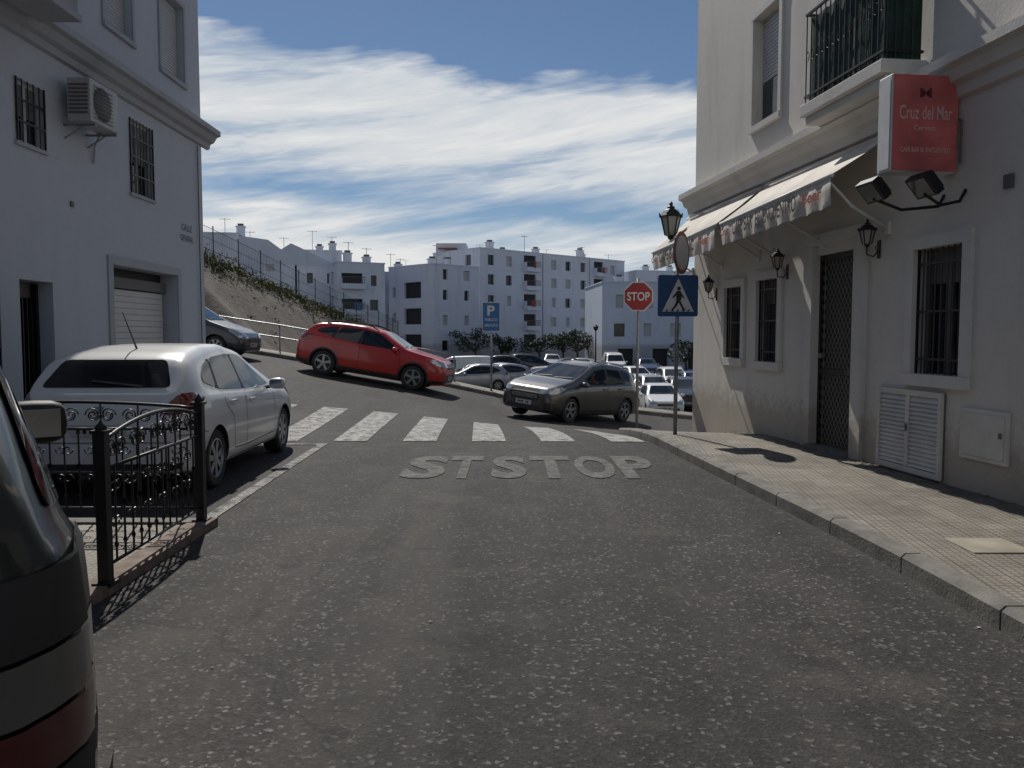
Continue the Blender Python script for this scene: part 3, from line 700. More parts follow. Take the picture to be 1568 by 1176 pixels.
# ------------------------------------------------------------ far buildings
def aerial(mb,p,h=2.2):
    x,y,z=p; mb.tube([(x,y,z),(x,y,z+h)],.03,STEEL,4); mb.tube([(x-.5,y,z+h-.1),(x+.5,y,z+h-.1)],.02,STEEL,4)
    for k in range(5): mb.tube([(x-.4+k*.2,y-.3,z+h-.1),(x-.4+k*.2,y+.3,z+h-.1)],.015,STEEL,3)
LAUND=[mat('laundry_red',(.4,.06,.05),.9),mat('laundry_white',(.7,.7,.7),.9),mat('laundry_blue',(.08,.14,.3),.9)]
def block(root,P0,P1,dep,z0,z1,wins,sidewins=(),W=WALL_F,bal=(),par=True,chim=2,side='L',joints=()):
    Mx,L=frame(P0,P1,flip=(0,-1)); mb=MB(); mb.M=Mx
    MT={0:GLASS,1:SHUT,2:SHUTD,3:DARK}
    ops=[(s-w/2,s+w/2,z,z+h,.25,MT[t]) for (s,z,w,h,t) in wins]
    facade(mb,0,L,z0,z1,ops,W)
    if side:
        e0=(0,0) if side=='L' else (L,0)
        a=Mx@Vector((e0[0],0,0)); b=Mx@Vector((e0[0],-dep,0)); dd=Mx.to_3x3()@Vector((-1 if side=='L' else 1,0,0))
        sM,_=frame((a.x,a.y),(b.x,b.y),flip=(dd.x,dd.y)); mb.M=sM
        facade(mb,0,dep,z0,z1,[(s-w/2,s+w/2,z,z+h,.25,MT[t]) for (s,z,w,h,t) in sidewins],W)
    mb.M=Mx
    i=.5
    mb.box((i,-dep,z0),(L-i,-i,z1-.35),W)
    if side=='L': mb.box((L-i,-dep,z0),(L,-.3,z1-.35),W)
    elif side=='R': mb.box((0,-dep,z0),(i,-.3,z1-.35),W)
    mb.box((-.06,-.3,z1),(L+.06,.06,z1+.12),W)
    if par: mb.box((-.06,-dep,z1),(.24,-.3,z1+.12),W); mb.box((L-.24,-dep,z1),(L+.06,-.3,z1+.12),W)
    mb.quad([(0,0,z1-.01),(L,0,z1-.01),(L,-dep,z1-.01),(0,-dep,z1-.01)],ROOFT)
    for s in joints: mb.tube([(s,.06,z0+2),(s,.06,z1)],.06,SHUT,5)
    for k in range(chim):
        s=L*(k+.5)/chim+random.uniform(-.8,.8); n=-random.uniform(1.5,dep*.6); h=random.uniform(.5,1.1)
        mb.box((s,n-.6,z1-.2),(s+.7,n,z1+h),W); mb.box((s-.08,n-.68,z1+h),(s+.78,n+.08,z1+h+.12),W); mb.box((s+.1,n-.5,z1+h+.12),(s+.6,n-.1,z1+h+.35),SHUTD)
    aerial(mb,(L*.35,-2,z1)); aerial(mb,(L*.8,-3,z1),1.8)
    for (s,z,w) in bal:
        mb.box((s-w/2,.001,z-.15),(s+w/2,.7,z),W); mb.box((s-w/2,.62,z),(s+w/2,.7,z+.35),W)
        for k in range(int(w/.15)+1): mb.box((s-w/2+k*.15,.64,z+.35),(s-w/2+k*.15+.03,.67,z+.95),SHUTD)
        mb.box((s-w/2,.63,z+.95),(s+w/2,.68,z+1.0),SHUTD)
        mb.box((s-w/2,.0015,z),(s-w/2+.06,.619,z+.9),W)
        if random.random()<.6:
            q=s+random.uniform(-.6,.1); mb.box((q,.72,z+.25),(q+random.uniform(.3,.7),.73,z+.95),random.choice(LAUND))
    mb.obj('block',root)
def grid(cols,rows,w=.95,h=1.25,skip=.06):
    o=[]
    for z in rows:
        for c in cols:
            if random.random()<skip: continue
            o.append((c,z,w*random.choice([1,1,.7]),h,random.choice([0,1,1,1,2])))
    return o
rowsM=[.2,2.5,4.75,7.0,9.1]
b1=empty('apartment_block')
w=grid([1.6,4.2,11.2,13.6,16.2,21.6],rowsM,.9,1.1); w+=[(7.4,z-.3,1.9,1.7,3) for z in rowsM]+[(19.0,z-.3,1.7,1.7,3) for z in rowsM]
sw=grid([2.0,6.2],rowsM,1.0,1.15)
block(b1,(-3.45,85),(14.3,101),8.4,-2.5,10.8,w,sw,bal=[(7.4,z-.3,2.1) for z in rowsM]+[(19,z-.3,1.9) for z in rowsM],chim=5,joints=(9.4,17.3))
mb=MB()
mb.box((-8.6,90,10.6),(-5.2,94,11.9),WALL_F); mb.box((-8.3,89.0,11.2),(-6.2,89.95,11.3),mat('roof_awning_red',(.35,.12,.08),.8))
for k in range(6): aerial(mb,(-8+k*4.1,95+k*1.6,10.8),random.uniform(1,1.8))
mb.obj('roof_room',b1)
b2=empty('apartment_block')
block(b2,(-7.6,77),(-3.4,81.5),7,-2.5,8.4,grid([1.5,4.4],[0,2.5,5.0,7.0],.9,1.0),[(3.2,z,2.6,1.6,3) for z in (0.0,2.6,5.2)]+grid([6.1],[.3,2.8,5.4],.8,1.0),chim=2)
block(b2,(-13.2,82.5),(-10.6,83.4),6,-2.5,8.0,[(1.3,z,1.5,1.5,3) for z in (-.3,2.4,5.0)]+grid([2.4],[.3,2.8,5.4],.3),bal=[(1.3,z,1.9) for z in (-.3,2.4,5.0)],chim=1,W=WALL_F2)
b3=empty('apartment_block')
block(b3,(-16.3,74),(-12.2,76),9,-2.5,8.3,[(1.4,z,2.0,1.35,3) for z in (1.2,3.6,6.0)]+grid([3.5],[1.5,3.9,6.2],.8,1),grid([2,5],[4,6.3]),bal=[(1.4,z,2.2) for z in (1.2,3.6,6.0)],chim=2)
block(b3,(-20.6,76),(-16.5,77),9,-2.5,9.6,grid([1.2,3.2],[3.5,6.5],.8,1.0),(),chim=2)
b4=empty('white_house')
block(b4,(-27.5,75),(-20.8,76),9,0,9.4,grid([1.5,4.5],[5.5,7.6],.8,.9),(),chim=2)
block(b4,(-33,70),(-24.5,71.5),9,0,10.6,grid([2,5],[6.5,8.6],.9,1.0),(),chim=3)
mb=MB()
mb.add([(-24.4,71,8),(-16.6,75.6,8),(-16.6,75.6,8.2),(-20.4,73.4,10.0),(-21.2,73,9.4),(-22.2,72.4,10.2),(-24.4,71,10.4)],[tuple(range(7))],WALL_F); mb.obj('sloping_parapet',b4)
b5=empty('apartment_block')
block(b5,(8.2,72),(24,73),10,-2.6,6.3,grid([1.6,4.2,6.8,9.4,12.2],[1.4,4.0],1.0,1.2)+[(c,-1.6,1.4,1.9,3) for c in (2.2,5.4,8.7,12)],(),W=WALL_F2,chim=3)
b6=empty('apartment_block')
block(b6,(15.5,99),(34,104),10,-2.6,9.5,grid(list(np.arange(1.6,18,2.5)),rowsM[:4]),(),chim=4)
b7=empty('apartment_block')
block(b7,(-16.5,104),(-9.5,104.5),10,-2.6,9.3,grid([1.5,4,6],rowsM[:4]),(),chim=2)
mb=MB(); mb.box((-7,86,-2),(16,86.3,-.2),WALL_F2); mb.obj('boundary_wall')
mb=MB(); x=P2W(912,60); z=zf(x,60); mb.tube([(x,60,z),(x,60,z+3.9)],[.07,.045],IRON,8); mb.lathe([(.0,0),(.12,.02),(.2,.25),(.22,.3),(.05,.45),(0,.5)],IRON,8,c=(x,60,z+3.9)); mb.obj('street_lamp')
# ------------------------------------------------------------ CARS
CG=mat('car_glass',(.010,.013,.016),.04)
def clearglass():
    m,nt,b=nodes('car_glass_clear'); b.inputs['Base Color'].default_value=(.01,.012,.014,1); b.inputs['Roughness'].default_value=.03
    t=N(nt,'ShaderNodeBsdfTransparent'); t.inputs[0].default_value=(.8,.85,.85,1); mx=N(nt,'ShaderNodeMixShader'); mx.inputs[0].default_value=.7
    nt.links.new(b.outputs[0],mx.inputs[1]); nt.links.new(t.outputs[0],mx.inputs[2]); nt.links.new(mx.outputs[0],nt.nodes['Material Output'].inputs[0]); return m
CGC=clearglass()
TYRE=mat('tyre_rubber',(.022,.022,.023),.85); RIM=mat('alloy_rim',(.30,.31,.32),.35,.8); CBLK=mat('black_plastic',(.020,.020,.022),.6)
HEAD=mat('headlamp',(.36,.38,.41),.08,.3,coat=1); TAIL=mat('tail_lamp',(.17,.010,.012),.12,coat=1); TAILD=mat('tail_lamp_dark',(.075,.006,.008),.15,coat=1); PLATE=mat('number_plate',(.5,.5,.48),.5); CHR=mat('chrome',(.45,.45,.45),.2,1.0)
SEAM=mat('panel_gap',(.01,.01,.01),.8); GREYL=mat('reverse_lamp',(.085,.085,.078),.15,coat=1)
MIRG=mat('mirror_glass',(.22,.24,.26),.08,.9)
SPECS={
'hatch':dict(L=4.0,W=1.74,ax=(1.22,-1.29),r=.305,
 top=[(2.0,.68),(1.9,.78),(1.6,.88),(1.05,.985),(.88,1.02),(.1,1.41),(-.35,1.48),(-.9,1.465),(-1.4,1.40),(-1.6,1.34),(-1.84,1.06),(-1.94,.98),(-2.0,.86)],
 sh=[(2.0,.6),(1.6,.78),(1.0,.885),(0,.93),(-1.5,1.0),(-1.85,.98),(-2,.8)],
 win=[[(.70,.955),(.06,1.315),(-.06,1.345),(-.32,1.365),(-.32,.96)],[(-.37,.965),(-.37,1.365),(-.9,1.34),(-1.0,1.32),(-1.12,1.01)],[(-1.18,1.03),(-1.06,1.31),(-1.2,1.28),(-1.42,1.17),(-1.44,1.10)]],
 ws=(1.035,1.385,.66,.50),rw=(1.07,1.33,.62,.50),
 hl=[(.42,.62),(.80,.70),(.80,.86),(.62,.82),(.42,.72)],hls=[(1.55,.80),(1.60,.86),(1.98,.78),(1.98,.63),(1.85,.64)],
 tl=[(.62,.82),(.84,.83),(.84,1.02),(.70,1.0),(.64,.93)],tls=[(-2.0,.83),(-1.84,.85),(-1.68,.98),(-1.72,1.02),(-1.98,1.01)],
 gr=[[(-.42,.56),(.42,.56),(.46,.68),(-.46,.68)],[(-.55,.28),(.55,.28),(.6,.46),(-.6,.46)]],doors=[.72,-.345,-1.02],clad=False,rails=False),
'suv':dict(L=4.45,W=1.84,ax=(1.33,-1.32),r=.355,
 top=[(2.22,.80),(2.12,.92),(1.8,1.01),(1.2,1.09),(1.02,1.12),(.25,1.51),(-.3,1.60),(-1.0,1.58),(-1.6,1.50),(-1.78,1.43),(-2.03,1.14),(-2.13,1.06),(-2.22,.92)],
 sh=[(2.22,.70),(1.8,.90),(1.1,1.0),(0,1.03),(-1.4,1.10),(-1.9,1.12),(-2.22,.88)],
 win=[[(.86,1.055),(.2,1.42),(.05,1.45),(-.28,1.485),(-.28,1.06)],[(-.33,1.065),(-.33,1.485),(-.95,1.46),(-1.14,1.12)],[(-1.20,1.14),(-1.04,1.45),(-1.3,1.41),(-1.62,1.29),(-1.66,1.23)]],
 ws=(1.15,1.49,.68,.54),rw=(1.16,1.42,.64,.50),
 hl=[(.45,.78),(.86,.80),(.86,.95),(.66,.93),(.45,.87)],hls=[(1.75,.88),(1.82,.97),(2.18,.90),(2.2,.79),(2.05,.78)],
 tl=[(.5,.92),(.88,.92),(.88,1.10),(.7,1.10),(.5,1.02)],tls=[(-2.2,.92),(-1.85,.95),(-1.70,1.06),(-1.75,1.12),(-2.18,1.10)],
 gr=[[(-.42,.72),(.42,.72),(.46,.86),(-.46,.86)],[(-.7,.32),(.7,.32),(.66,.56),(-.66,.56)]],doors=[.85,-.305,-1.12],clad=True,rails=True),
'mpv':dict(L=4.38,W=1.83,ax=(1.32,-1.33),r=.335,
 top=[(2.19,.74),(2.08,.86),(1.75,.97),(1.35,1.06),(1.2,1.10),(.15,1.53),(-.4,1.62),(-1.2,1.59),(-1.7,1.50),(-1.80,1.44),(-2.02,1.14),(-2.12,1.02),(-2.19,.88)],
 sh=[(2.19,.64),(1.7,.86),(1.1,.96),(0,1.02),(-1.6,1.08),(-2.19,.86)],
 win=[[(1.08,1.0),(.78,1.12),(.75,1.0)],[(.70,1.0),(.71,1.15),(.18,1.41),(.0,1.45),(-.32,1.49),(-.32,1.03)],[(-.37,1.035),(-.37,1.49),(-1.05,1.475),(-1.18,1.08)],[(-1.24,1.09),(-1.12,1.47),(-1.4,1.43),(-1.68,1.33),(-1.76,1.18)]],
 ws=(1.12,1.50,.72,.55),rw=(1.14,1.42,.62,.52),
 hl=[(.46,.70),(.84,.76),(.86,.90),(.72,.89),(.46,.79)],hls=[(1.62,.87),(1.72,.94),(2.16,.84),(2.17,.72),(1.95,.74)],
 tl=[(.56,.85),(.87,.87),(.87,1.12),(.66,1.08)],tls=[(-2.18,.88),(-1.92,.90),(-1.80,1.08),(-1.85,1.14),(-2.14,1.10)],
 gr=[[(-.44,.52),(.44,.52),(.50,.69),(.38,.75),(-.38,.75),(-.50,.69)],[(-.60,.27),(.60,.27),(.52,.40),(-.52,.40)],[(.62,.34),(.84,.36),(.84,.50),(.66,.50)],[(-.62,.34),(-.84,.36),(-.84,.50),(-.66,.50)]],doors=[.74,-.345,-1.16],clad=False,rails=True),
'van':dict(L=4.25,W=1.82,ax=(1.33,-1.36),r=.31,
 top=[(2.12,.78),(2.0,.95),(1.6,1.08),(1.35,1.13),(.62,1.66),(.25,1.80),(-1.0,1.84),(-1.85,1.82),(-2.02,1.76),(-2.12,1.5)],
 sh=[(2.12,.66),(1.6,.92),(1.0,1.02),(0,1.05),(-2.0,1.08),(-2.12,1.0)],
 win=[[(1.0,1.08),(.5,1.52),(.3,1.60),(.0,1.62),(.0,1.08)]],
 ws=(1.18,1.66,.70,.58),rw=(1.18,1.60,.66,.56),
 hl=[(.48,.78),(.84,.80),(.84,1.0),(.6,.95)],hls=[(1.75,.88),(1.85,1.0),(2.08,.94),(2.1,.78)],
 tl=[(.76,.9),(.88,.9),(.88,1.4),(.76,1.4)],tls=[(-2.11,.9),(-2.0,.9),(-2.0,1.4),(-2.1,1.4)],
 gr=[[(-.4,.62),(.4,.62),(.4,.74),(-.4,.74)],[(-.8,.28),(.8,.28),(.8,.48),(-.8,.48)]],doors=[.9,-.1,-1.1],clad=False,rails=False),
'offroad':dict(L=3.85,W=1.72,ax=(1.2,-1.15),r=.35,
 top=[(1.92,.9),(1.8,1.02),(1.0,1.12),(.85,1.15),(.3,1.6),(.0,1.72),(-1.2,1.76),(-1.6,1.75),(-1.74,1.68),(-1.88,1.2),(-1.92,1.12)],
 sh=[(1.92,.82),(1.2,1.0),(0,1.08),(-1.9,1.14),(-1.92,1.0)],
 win=[[(.72,1.1),(.26,1.5),(-.3,1.58),(-.3,1.12)],[(-.36,1.12),(-.36,1.58),(-1.25,1.60),(-1.35,1.16)],[(-1.41,1.18),(-1.33,1.60),(-1.55,1.59),(-1.72,1.20)]],
 ws=(1.17,1.6,.64,.55),rw=(1.22,1.62,.66,.56),
 hl=[(.45,.78),(.8,.78),(.8,.96),(.45,.96)],hls=[(1.75,.8),(1.75,.95),(1.9,.94),(1.9,.8)],
 tl=[],tls=[],gr=[[(-.42,.76),(.42,.76),(.42,.92),(-.42,.92)]],doors=[.7,-.33,-1.3],clad=True,rails=False),
}
SPECS['mpv_driven']=SPECS['mpv']
def build_car(kind):
    sp=SPECS[kind]; L,W=sp['L'],sp['W']; hl=L/2; hw=W/2; r=sp['r']
    driven=kind=='mpv_driven'
    tx=[p[0] for p in sp['top']][::-1]; tz=[p[1] for p in sp['top']][::-1]
    sx_=[p[0] for p in sp['sh']][::-1]; sz=[p[1] for p in sp['sh']][::-1]
    fx=np.linspace(-hl,hl,600); fz=np.interp(fx,tx,tz); kk=13; pz=np.pad(fz,kk//2,mode='edge'); fz=np.convolve(pz,np.ones(kk)/kk,'valid')
    f2=np.interp(fx,sx_,sz); k2=25; f2=np.convolve(np.pad(f2,k2//2,mode='edge'),np.ones(k2)/k2,'valid')
    xs=np.unique(np.concatenate([np.linspace(-hl,-hl+.16,7),np.linspace(-hl+.16,hl-.16,66),np.linspace(hl-.16,hl,7)]))
    V=[];Fc=[];ns=None
    for x in xs:
        zt=float(np.interp(x,fx,fz)); zs=min(float(np.interp(x,fx,f2)),zt-.02); h=zt-zs
        e=max(0,(abs(x)-(hl-.62))/.62); w=hw*(1-.17*e**2.3)
        zb=.19+.07*max(0,(abs(x)-(hl-.6))/.6)**1.5
        k=min(1,h/.38); wu=.945*w; wr=wu-.36*min(h,.52)
        pts=[(0,zb),(.5*w,zb),(.86*w,zb+.005),(.94*w,zb+.035),(.97*w,zb+.10),(.985*w,zb+.22*(zs-zb)),(1.0*w,zb+.45*(zs-zb)),(1.0*w,zb+.62*(zs-zb)),(.992*w,zb+.80*(zs-zb)),(.975*w,zs-.035),(.955*w,zs-.008)]
        z1=zt-.085*k-.004
        for t in (.06,.3,.55,.8,1): pts.append((wu+(wr-wu)*t**1.1,zs+(z1-zs)*t))
        pts+=[(wr-.02*k-.006,zt-.05*k-.002),(wr-.06*k-.015,zt-.024*k-.001),(wr*.82,zt-.010*k),(wr*.5,zt-.002*k),(0,zt)]
        ee=max(0,(abs(x)-(hl-.16))/.16); sc=1-.11*ee**2.2; zm=(zb+zs)/2
        pts=[(a*sc,zm+(b-zm)*sc) for a,b in pts]
        full=pts+[(-a,b) for a,b in pts[-2:0:-1]]
        ns=len(full); V+=[(x,a,b) for a,b in full]
    for i in range(len(xs)-1):
        for j in range(ns): Fc.append((i*ns+j,i*ns+(j+1)%ns,(i+1)*ns+(j+1)%ns,(i+1)*ns+j))
    Fc.append(tuple(range(ns))[::-1]); Fc.append(tuple(range((len(xs)-1)*ns,len(xs)*ns)))
    bvh=BVHTree.FromPolygons([Vector(v) for v in V],Fc)
    me=bpy.data.meshes.new('b'); me.from_pydata(V,[],Fc)
    bm=bmesh.new(); bm.from_mesh(me); bmesh.ops.triangulate(bm,faces=[f for f in bm.faces if len(f.verts)>4]); bmesh.ops.recalc_face_normals(bm,faces=bm.faces); bm.to_mesh(me); bm.free()
    PAINT0=bpy.data.materials.get('paint0') or mat('paint0',(.5,.5,.5))
    me.materials.append(PAINT0); me.materials.append(CBLK)
    o=bpy.data.objects.new('b',me); col.objects.link(o)
    cm=bpy.data.meshes.new('c'); bm=bmesh.new()
    for ax in sp['ax']:
        for sg in (1,-1):
            bmesh.ops.create_cone(bm,cap_ends=True,segments=32,radius1=r+.045,radius2=r+.045,depth=.5,matrix=Matrix.Translation((ax,sg*(hw+.25-.27),r))@Matrix.Rotation(R(90),4,'X'))
    if driven:
        for poly in ([(.56,1.03),(.56,1.18),(.16,1.385),(.0,1.42),(-.30,1.46),(-.30,1.05)],[(-.39,1.055),(-.39,1.46),(-1.02,1.45),(-1.13,1.10)]):
            a=[bm.verts.new((p[0],-1.2,p[1])) for p in poly]; b=[bm.verts.new((p[0],1.2,p[1])) for p in poly]
            bm.faces.new(a); bm.faces.new(b[::-1])
            for i in range(len(poly)): bm.faces.new([a[i],b[i],b[(i+1)%len(poly)],a[(i+1)%len(poly)]])
    bmesh.ops.recalc_face_normals(bm,faces=bm.faces)
    bm.to_mesh(cm); bm.free(); cm.materials.append(CBLK); co=bpy.data.objects.new('c',cm); col.objects.link(co)
    md=o.modifiers.new('x','BOOLEAN'); md.operation='DIFFERENCE'; md.object=co; md.solver='EXACT'
    try: md.material_mode='TRANSFER'
    except: pass
    dg=bpy.context.evaluated_depsgraph_get(); dg.update(); me2=bpy.data.meshes.new_from_object(o.evaluated_get(dg))
    mb=MB()
    vs=[tuple(v.co) for v in me2.vertices]; names=[m.name if m else '' for m in me2.materials]
    fp=[];fb=[]
    for p in me2.polygons:
        (fb if names[p.material_index]==CBLK.name else fp).append(tuple(p.vertices))
    mb.mi(PAINT0); mb.add(vs,fp,PAINT0,True); mb.add(vs,fb,CBLK,False)
    bpy.data.objects.remove(o); bpy.data.objects.remove(co)
    dirs={'S+':Vector((0,1,0)),'S-':Vector((0,-1,0)),'F':Vector((1,0,0)),'B':Vector((-1,0,0))}
    def proj(u,v,view,off):
        d=dirs[view]
        o_=Vector((u,0,v))+d*4 if view[0]=='S' else Vector((0,u,v))+d*5
        h=bvh.ray_cast(o_,-d)
        if h[0] is None: return None
        n=h[1]
        if n.dot(d)<0: n=-n
        return h[0]+n*off*.5+d*off*.7
    def decal(poly,view,m,off=.006,step=.06):
        bm=bmesh.new(); f=bm.faces.new([bm.verts.new((p[0],p[1],0)) for p in poly])
        for ax in (0,1):
            lo=min(p[ax] for p in poly);hi=max(p[ax] for p in poly);k=math.ceil(lo/step)
            while k*step<hi:
                c_=[0,0,0];n_=[0,0,0];c_[ax]=k*step;n_[ax]=1
                bmesh.ops.bisect_plane(bm,geom=bm.verts[:]+bm.edges[:]+bm.faces[:],plane_co=c_,plane_no=n_,dist=1e-5);k+=1
        bm.verts.index_update(); pv=[proj(v.co.x,v.co.y,view,off) for v in bm.verts]
        fs=[[v.index for v in f.verts] for f in bm.faces if all(pv[v.index] is not None for v in f.verts)]
        mb.add([tuple(p) if p is not None else (0,0,.5) for p in pv],fs,m,True); bm.free()
    def round_poly(poly):
        out=[];n=len(poly)
        for i in range(n):
            a=Vector(poly[i-1]);b=Vector(poly[i]);c=Vector(poly[(i+1)%n])
            d1=(a-b);d2=(c-b); r1=min(.05,d1.length*.3);r2=min(.05,d2.length*.3)
            p1=b+d1.normalized()*r1;p2=b+d2.normalized()*r2
            out+=[tuple(p1),tuple((p1+p2)/4+b/2),tuple(p2)]
        return out
    def both(poly,m,off=.006):
        for v in ('S+','S-'): decal(poly,v,m,off)
    def seam(pts,views,w=.004,m=SEAM,off=.003):
        for view in views:
            P_=[]
            for a,b in zip(pts,pts[1:]):
                n=max(1,int(math.dist(a,b)/.05))
                for i in range(n): P_.append((a[0]+(b[0]-a[0])*i/n,a[1]+(b[1]-a[1])*i/n))
            P_.append(pts[-1]); q=[]
            for i,p in enumerate(P_):
                a=P_[max(i-1,0)];b=P_[min(i+1,len(P_)-1)];dx,dz=b[0]-a[0],b[1]-a[1];l=math.hypot(dx,dz) or 1
                q+=[proj(p[0]-dz/l*w,p[1]+dx/l*w,view,off),proj(p[0]+dz/l*w,p[1]-dx/l*w,view,off)]
            fs=[(2*i,2*i+1,2*i+3,2*i+2) for i in range(len(P_)-1) if all(q[k] is not None for k in (2*i,2*i+1,2*i+2,2*i+3))]
            mb.add([tuple(p) if p is not None else (0,0,.5) for p in q],fs,m,True)
    for i,wn in enumerate(sp['win']): both(round_poly(wn),CGC if (driven and i in (1,2)) else CG)
    allw=sp['win']; xa=max(p[0] for p in allw[0])
    if len(allw)>=2 and kind!='van':
        a=allw[-3] if kind.startswith('mpv') else allw[0]
        xb=min(p[0] for p in a); zt=max(p[1] for p in a); zb=min(p[1] for p in a)
        both([(xb+.03,zb+.01),(xb+.03,zt-.01),(xb-.08,zt-.01),(xb-.08,zb+.01)],CBLK,.004)
        a=allw[-2]; xb=min(p[0] for p in a)
        both([(xb+.05,min(p[1] for p in a)+.05),(xb+.10,max(p[1] for p in a)-.04),(xb+.02,max(p[1] for p in a)-.05),(xb-.06,min(p[1] for p in a)+.06)],CBLK,.004)
    z0,z1,w0,w1=sp['ws']; decal(round_poly([(-w0,z0),(w0,z0),(w1,z1),(-w1,z1)]),'F',CG)
    for sg in (-.55,.1): seam([(sg,z0+.015),(sg+.5,z0+.05)],['F'],.006,CBLK,.02)
    z0,z1,w0,w1=sp['rw']; decal(round_poly([(-w0,z0),(w0,z0),(w1,z1),(-w1,z1)]),'B',CG)
    seam([(-.35,z0+.01),(.15,z0+.06)],['B'],.008,CBLK,.02)
    for sg in (1,-1):
        if sp['hl']: decal([(sg*a,b) for a,b in sp['hl']],'F',HEAD,.008)
        if sp['tl']: decal([(sg*a,b) for a,b in sp['tl']],'B',TAIL,.008)
    if sp['hls']: both(sp['hls'],HEAD,.008)
    if sp['tls']: both(sp['tls'],TAIL,.008)
    for q in sp['gr']: decal(q,'F',CBLK,.006)
    g0=sp['gr'][0]; zc=(min(p[1] for p in g0)+max(p[1] for p in g0))/2
    for dz in (-.035,.0,.035): seam([(-.42,zc+dz),(.42,zc+dz)],['F'],.005,CHR,.012)
    decal([(-.26,.40),(.26,.40),(.26,.51),(-.26,.51)],'F',PLATE,.016)
    for k in range(7):
        if k==4: continue
        decal([(-.2+k*.055,.43),(-.165+k*.055,.43),(-.165+k*.055,.485),(-.2+k*.055,.485)],'F',SEAM,.02)
    bz=.62
    decal([(-.26,bz),(.26,bz),(.26,bz+.11),(-.26,bz+.11)],'B',PLATE,.016)
    for k in range(7):
        if k==3: continue
        decal([(-.2+k*.06,bz+.03),(-.165+k*.06,bz+.03),(-.165+k*.06,bz+.085),(-.2+k*.06,bz+.085)],'B',SEAM,.02)
    decal([(-.05,.84),(.05,.84),(.05,.90),(-.05,.90)],'B',CHR,.012)
    decal([(-.7,.24),(.7,.24),(.75,.36),(-.75,.36)],'B',CBLK,.006)
    shz=lambda x: float(np.interp(x,fx,f2))
    D=sp['doors']
    seam([(D[0],shz(D[0])),(D[0]+.06,.7),(D[0]+.03,.34),(D[1],.32)],('S+','S-')); seam([(D[1],shz(D[1])),(D[1],.32),(D[2]+.28,.34)],('S+','S-'))
    seam([(D[2]-.02,shz(D[2])),(D[2]+.02,.84),(D[2]+.22,.70),(D[2]+.28,.34)],('S+','S-'))
    seam([(-.74,.56),(.74,.56)],['B']); seam([(-.62,.56),(-.60,.80)],['B']); seam([(.62,.56),(.60,.80)],['B'])
    seam([(hl-.45,.56),(hl-.05,.60)],('S+','S-')); seam([(-hl+.45,.62),(-hl+.05,.62)],('S+','S-'))
    for x in (D[1]+.17,D[2]+.2):
        for sg in (1,-1):
            p=proj(x,shz(x)-.11,'S+' if sg>0 else 'S-',.02)
            if p: mb.box((p.x-.09,p.y-.015,p.z-.014),(p.x+.09,p.y+.015,p.z+.014),PAINT0)
    if not sp['clad']:
        both([(sp['ax'][0]-r-.05,.19),(sp['ax'][0]-r-.05,.25),(sp['ax'][1]+r+.05,.25),(sp['ax'][1]+r+.05,.19)],CBLK,.006)
    if sp['clad']:
        both([(sp['ax'][0]-r-.03,.20),(sp['ax'][0]-r-.03,.36),(sp['ax'][1]+r+.03,.36),(sp['ax'][1]+r+.03,.20)],CBLK,.008)
        both([(-hl+.03,.22),(-hl+.03,.42),(sp['ax'][1]-r-.05,.40),(sp['ax'][1]-r-.05,.22)],CBLK,.008); both([(hl-.03,.22),(hl-.03,.38),(sp['ax'][0]+r+.05,.36),(sp['ax'][0]+r+.05,.22)],CBLK,.008)
        decal([(-.8,.22),(.8,.22),(.84,.46),(-.84,.46)],'B',CBLK,.005)
    for ax in sp['ax']:
        for v in ('S+','S-'):
            q=[]; aa=np.linspace(R(-12),R(192),26); ro=r+(.095 if sp['clad'] else .062)
            for a in aa: q+=[proj(ax+(r+.047)*math.cos(a),r+(r+.047)*math.sin(a),v,.01),proj(ax+ro*math.cos(a),r+ro*math.sin(a),v,.01)]
            fs=[(2*i,2*i+1,2*i+3,2*i+2) for i in range(25) if all(q[k] is not None for k in (2*i,2*i+1,2*i+2,2*i+3))]
            mb.add([tuple(p) if p is not None else (0,0,.5) for p in q],fs,CBLK if sp['clad'] else PAINT0,True)
    ms=1.45 if kind=='offroad' else 1
    mx=xa-.12; mz=shz(mx)+.06+(.07 if kind=='offroad' else 0)
    for sg in (1,-1):
        V2=[];F2=[];nu,nv=12,8; c_=lambda t: math.copysign(abs(t)**.6,t)
        for i in range(nv+1):
            ph=math.pi*i/nv
            for j in range(nu):
                th=2*math.pi*j/nu
                V2.append((mx+.075*c_(math.cos(th))*c_(math.sin(ph)),sg*(hw+.09)+.10*ms*c_(math.sin(th))*c_(math.sin(ph)),mz+.07*ms*c_(math.cos(ph))))
        for i in range(nv):
            for j in range(nu): F2.append((i*nu+j,i*nu+(j+1)%nu,(i+1)*nu+(j+1)%nu,(i+1)*nu+j))
        mb.add(V2,F2,CBLK if kind=='offroad' else PAINT0,True); mb.tube([(mx,sg*(hw-.06),mz-.05),(mx,sg*(hw+.05),mz-.03)],.022,CBLK,6)
        mb.quad([(mx-.078,sg*(hw+.09-.07*ms),mz-.045*ms),(mx-.078,sg*(hw+.09+.072*ms),mz-.045*ms),(mx-.078,sg*(hw+.09+.072*ms),mz+.045*ms),(mx-.078,sg*(hw+.09-.07*ms),mz+.045*ms)],MIRG)
    if sp['rails']:
        for sg in (1,-1):
            pts=[]
            for x in np.linspace(-1.45,.1,9):
                zt=float(np.interp(x,fx,fz)); pts.append((x,sg*(hw-.30),zt+(.035 if -1.4<x<.05 else -.01)))
            mb.tube(pts,.018,CBLK if kind=='suv' else STEEL,6)
    zt=float(np.interp(-1.25,fx,fz))
    if kind!='offroad': mb.tube([(-1.15,0,zt),(-1.45,0,zt+.38)],[.012,.004],CBLK,5)
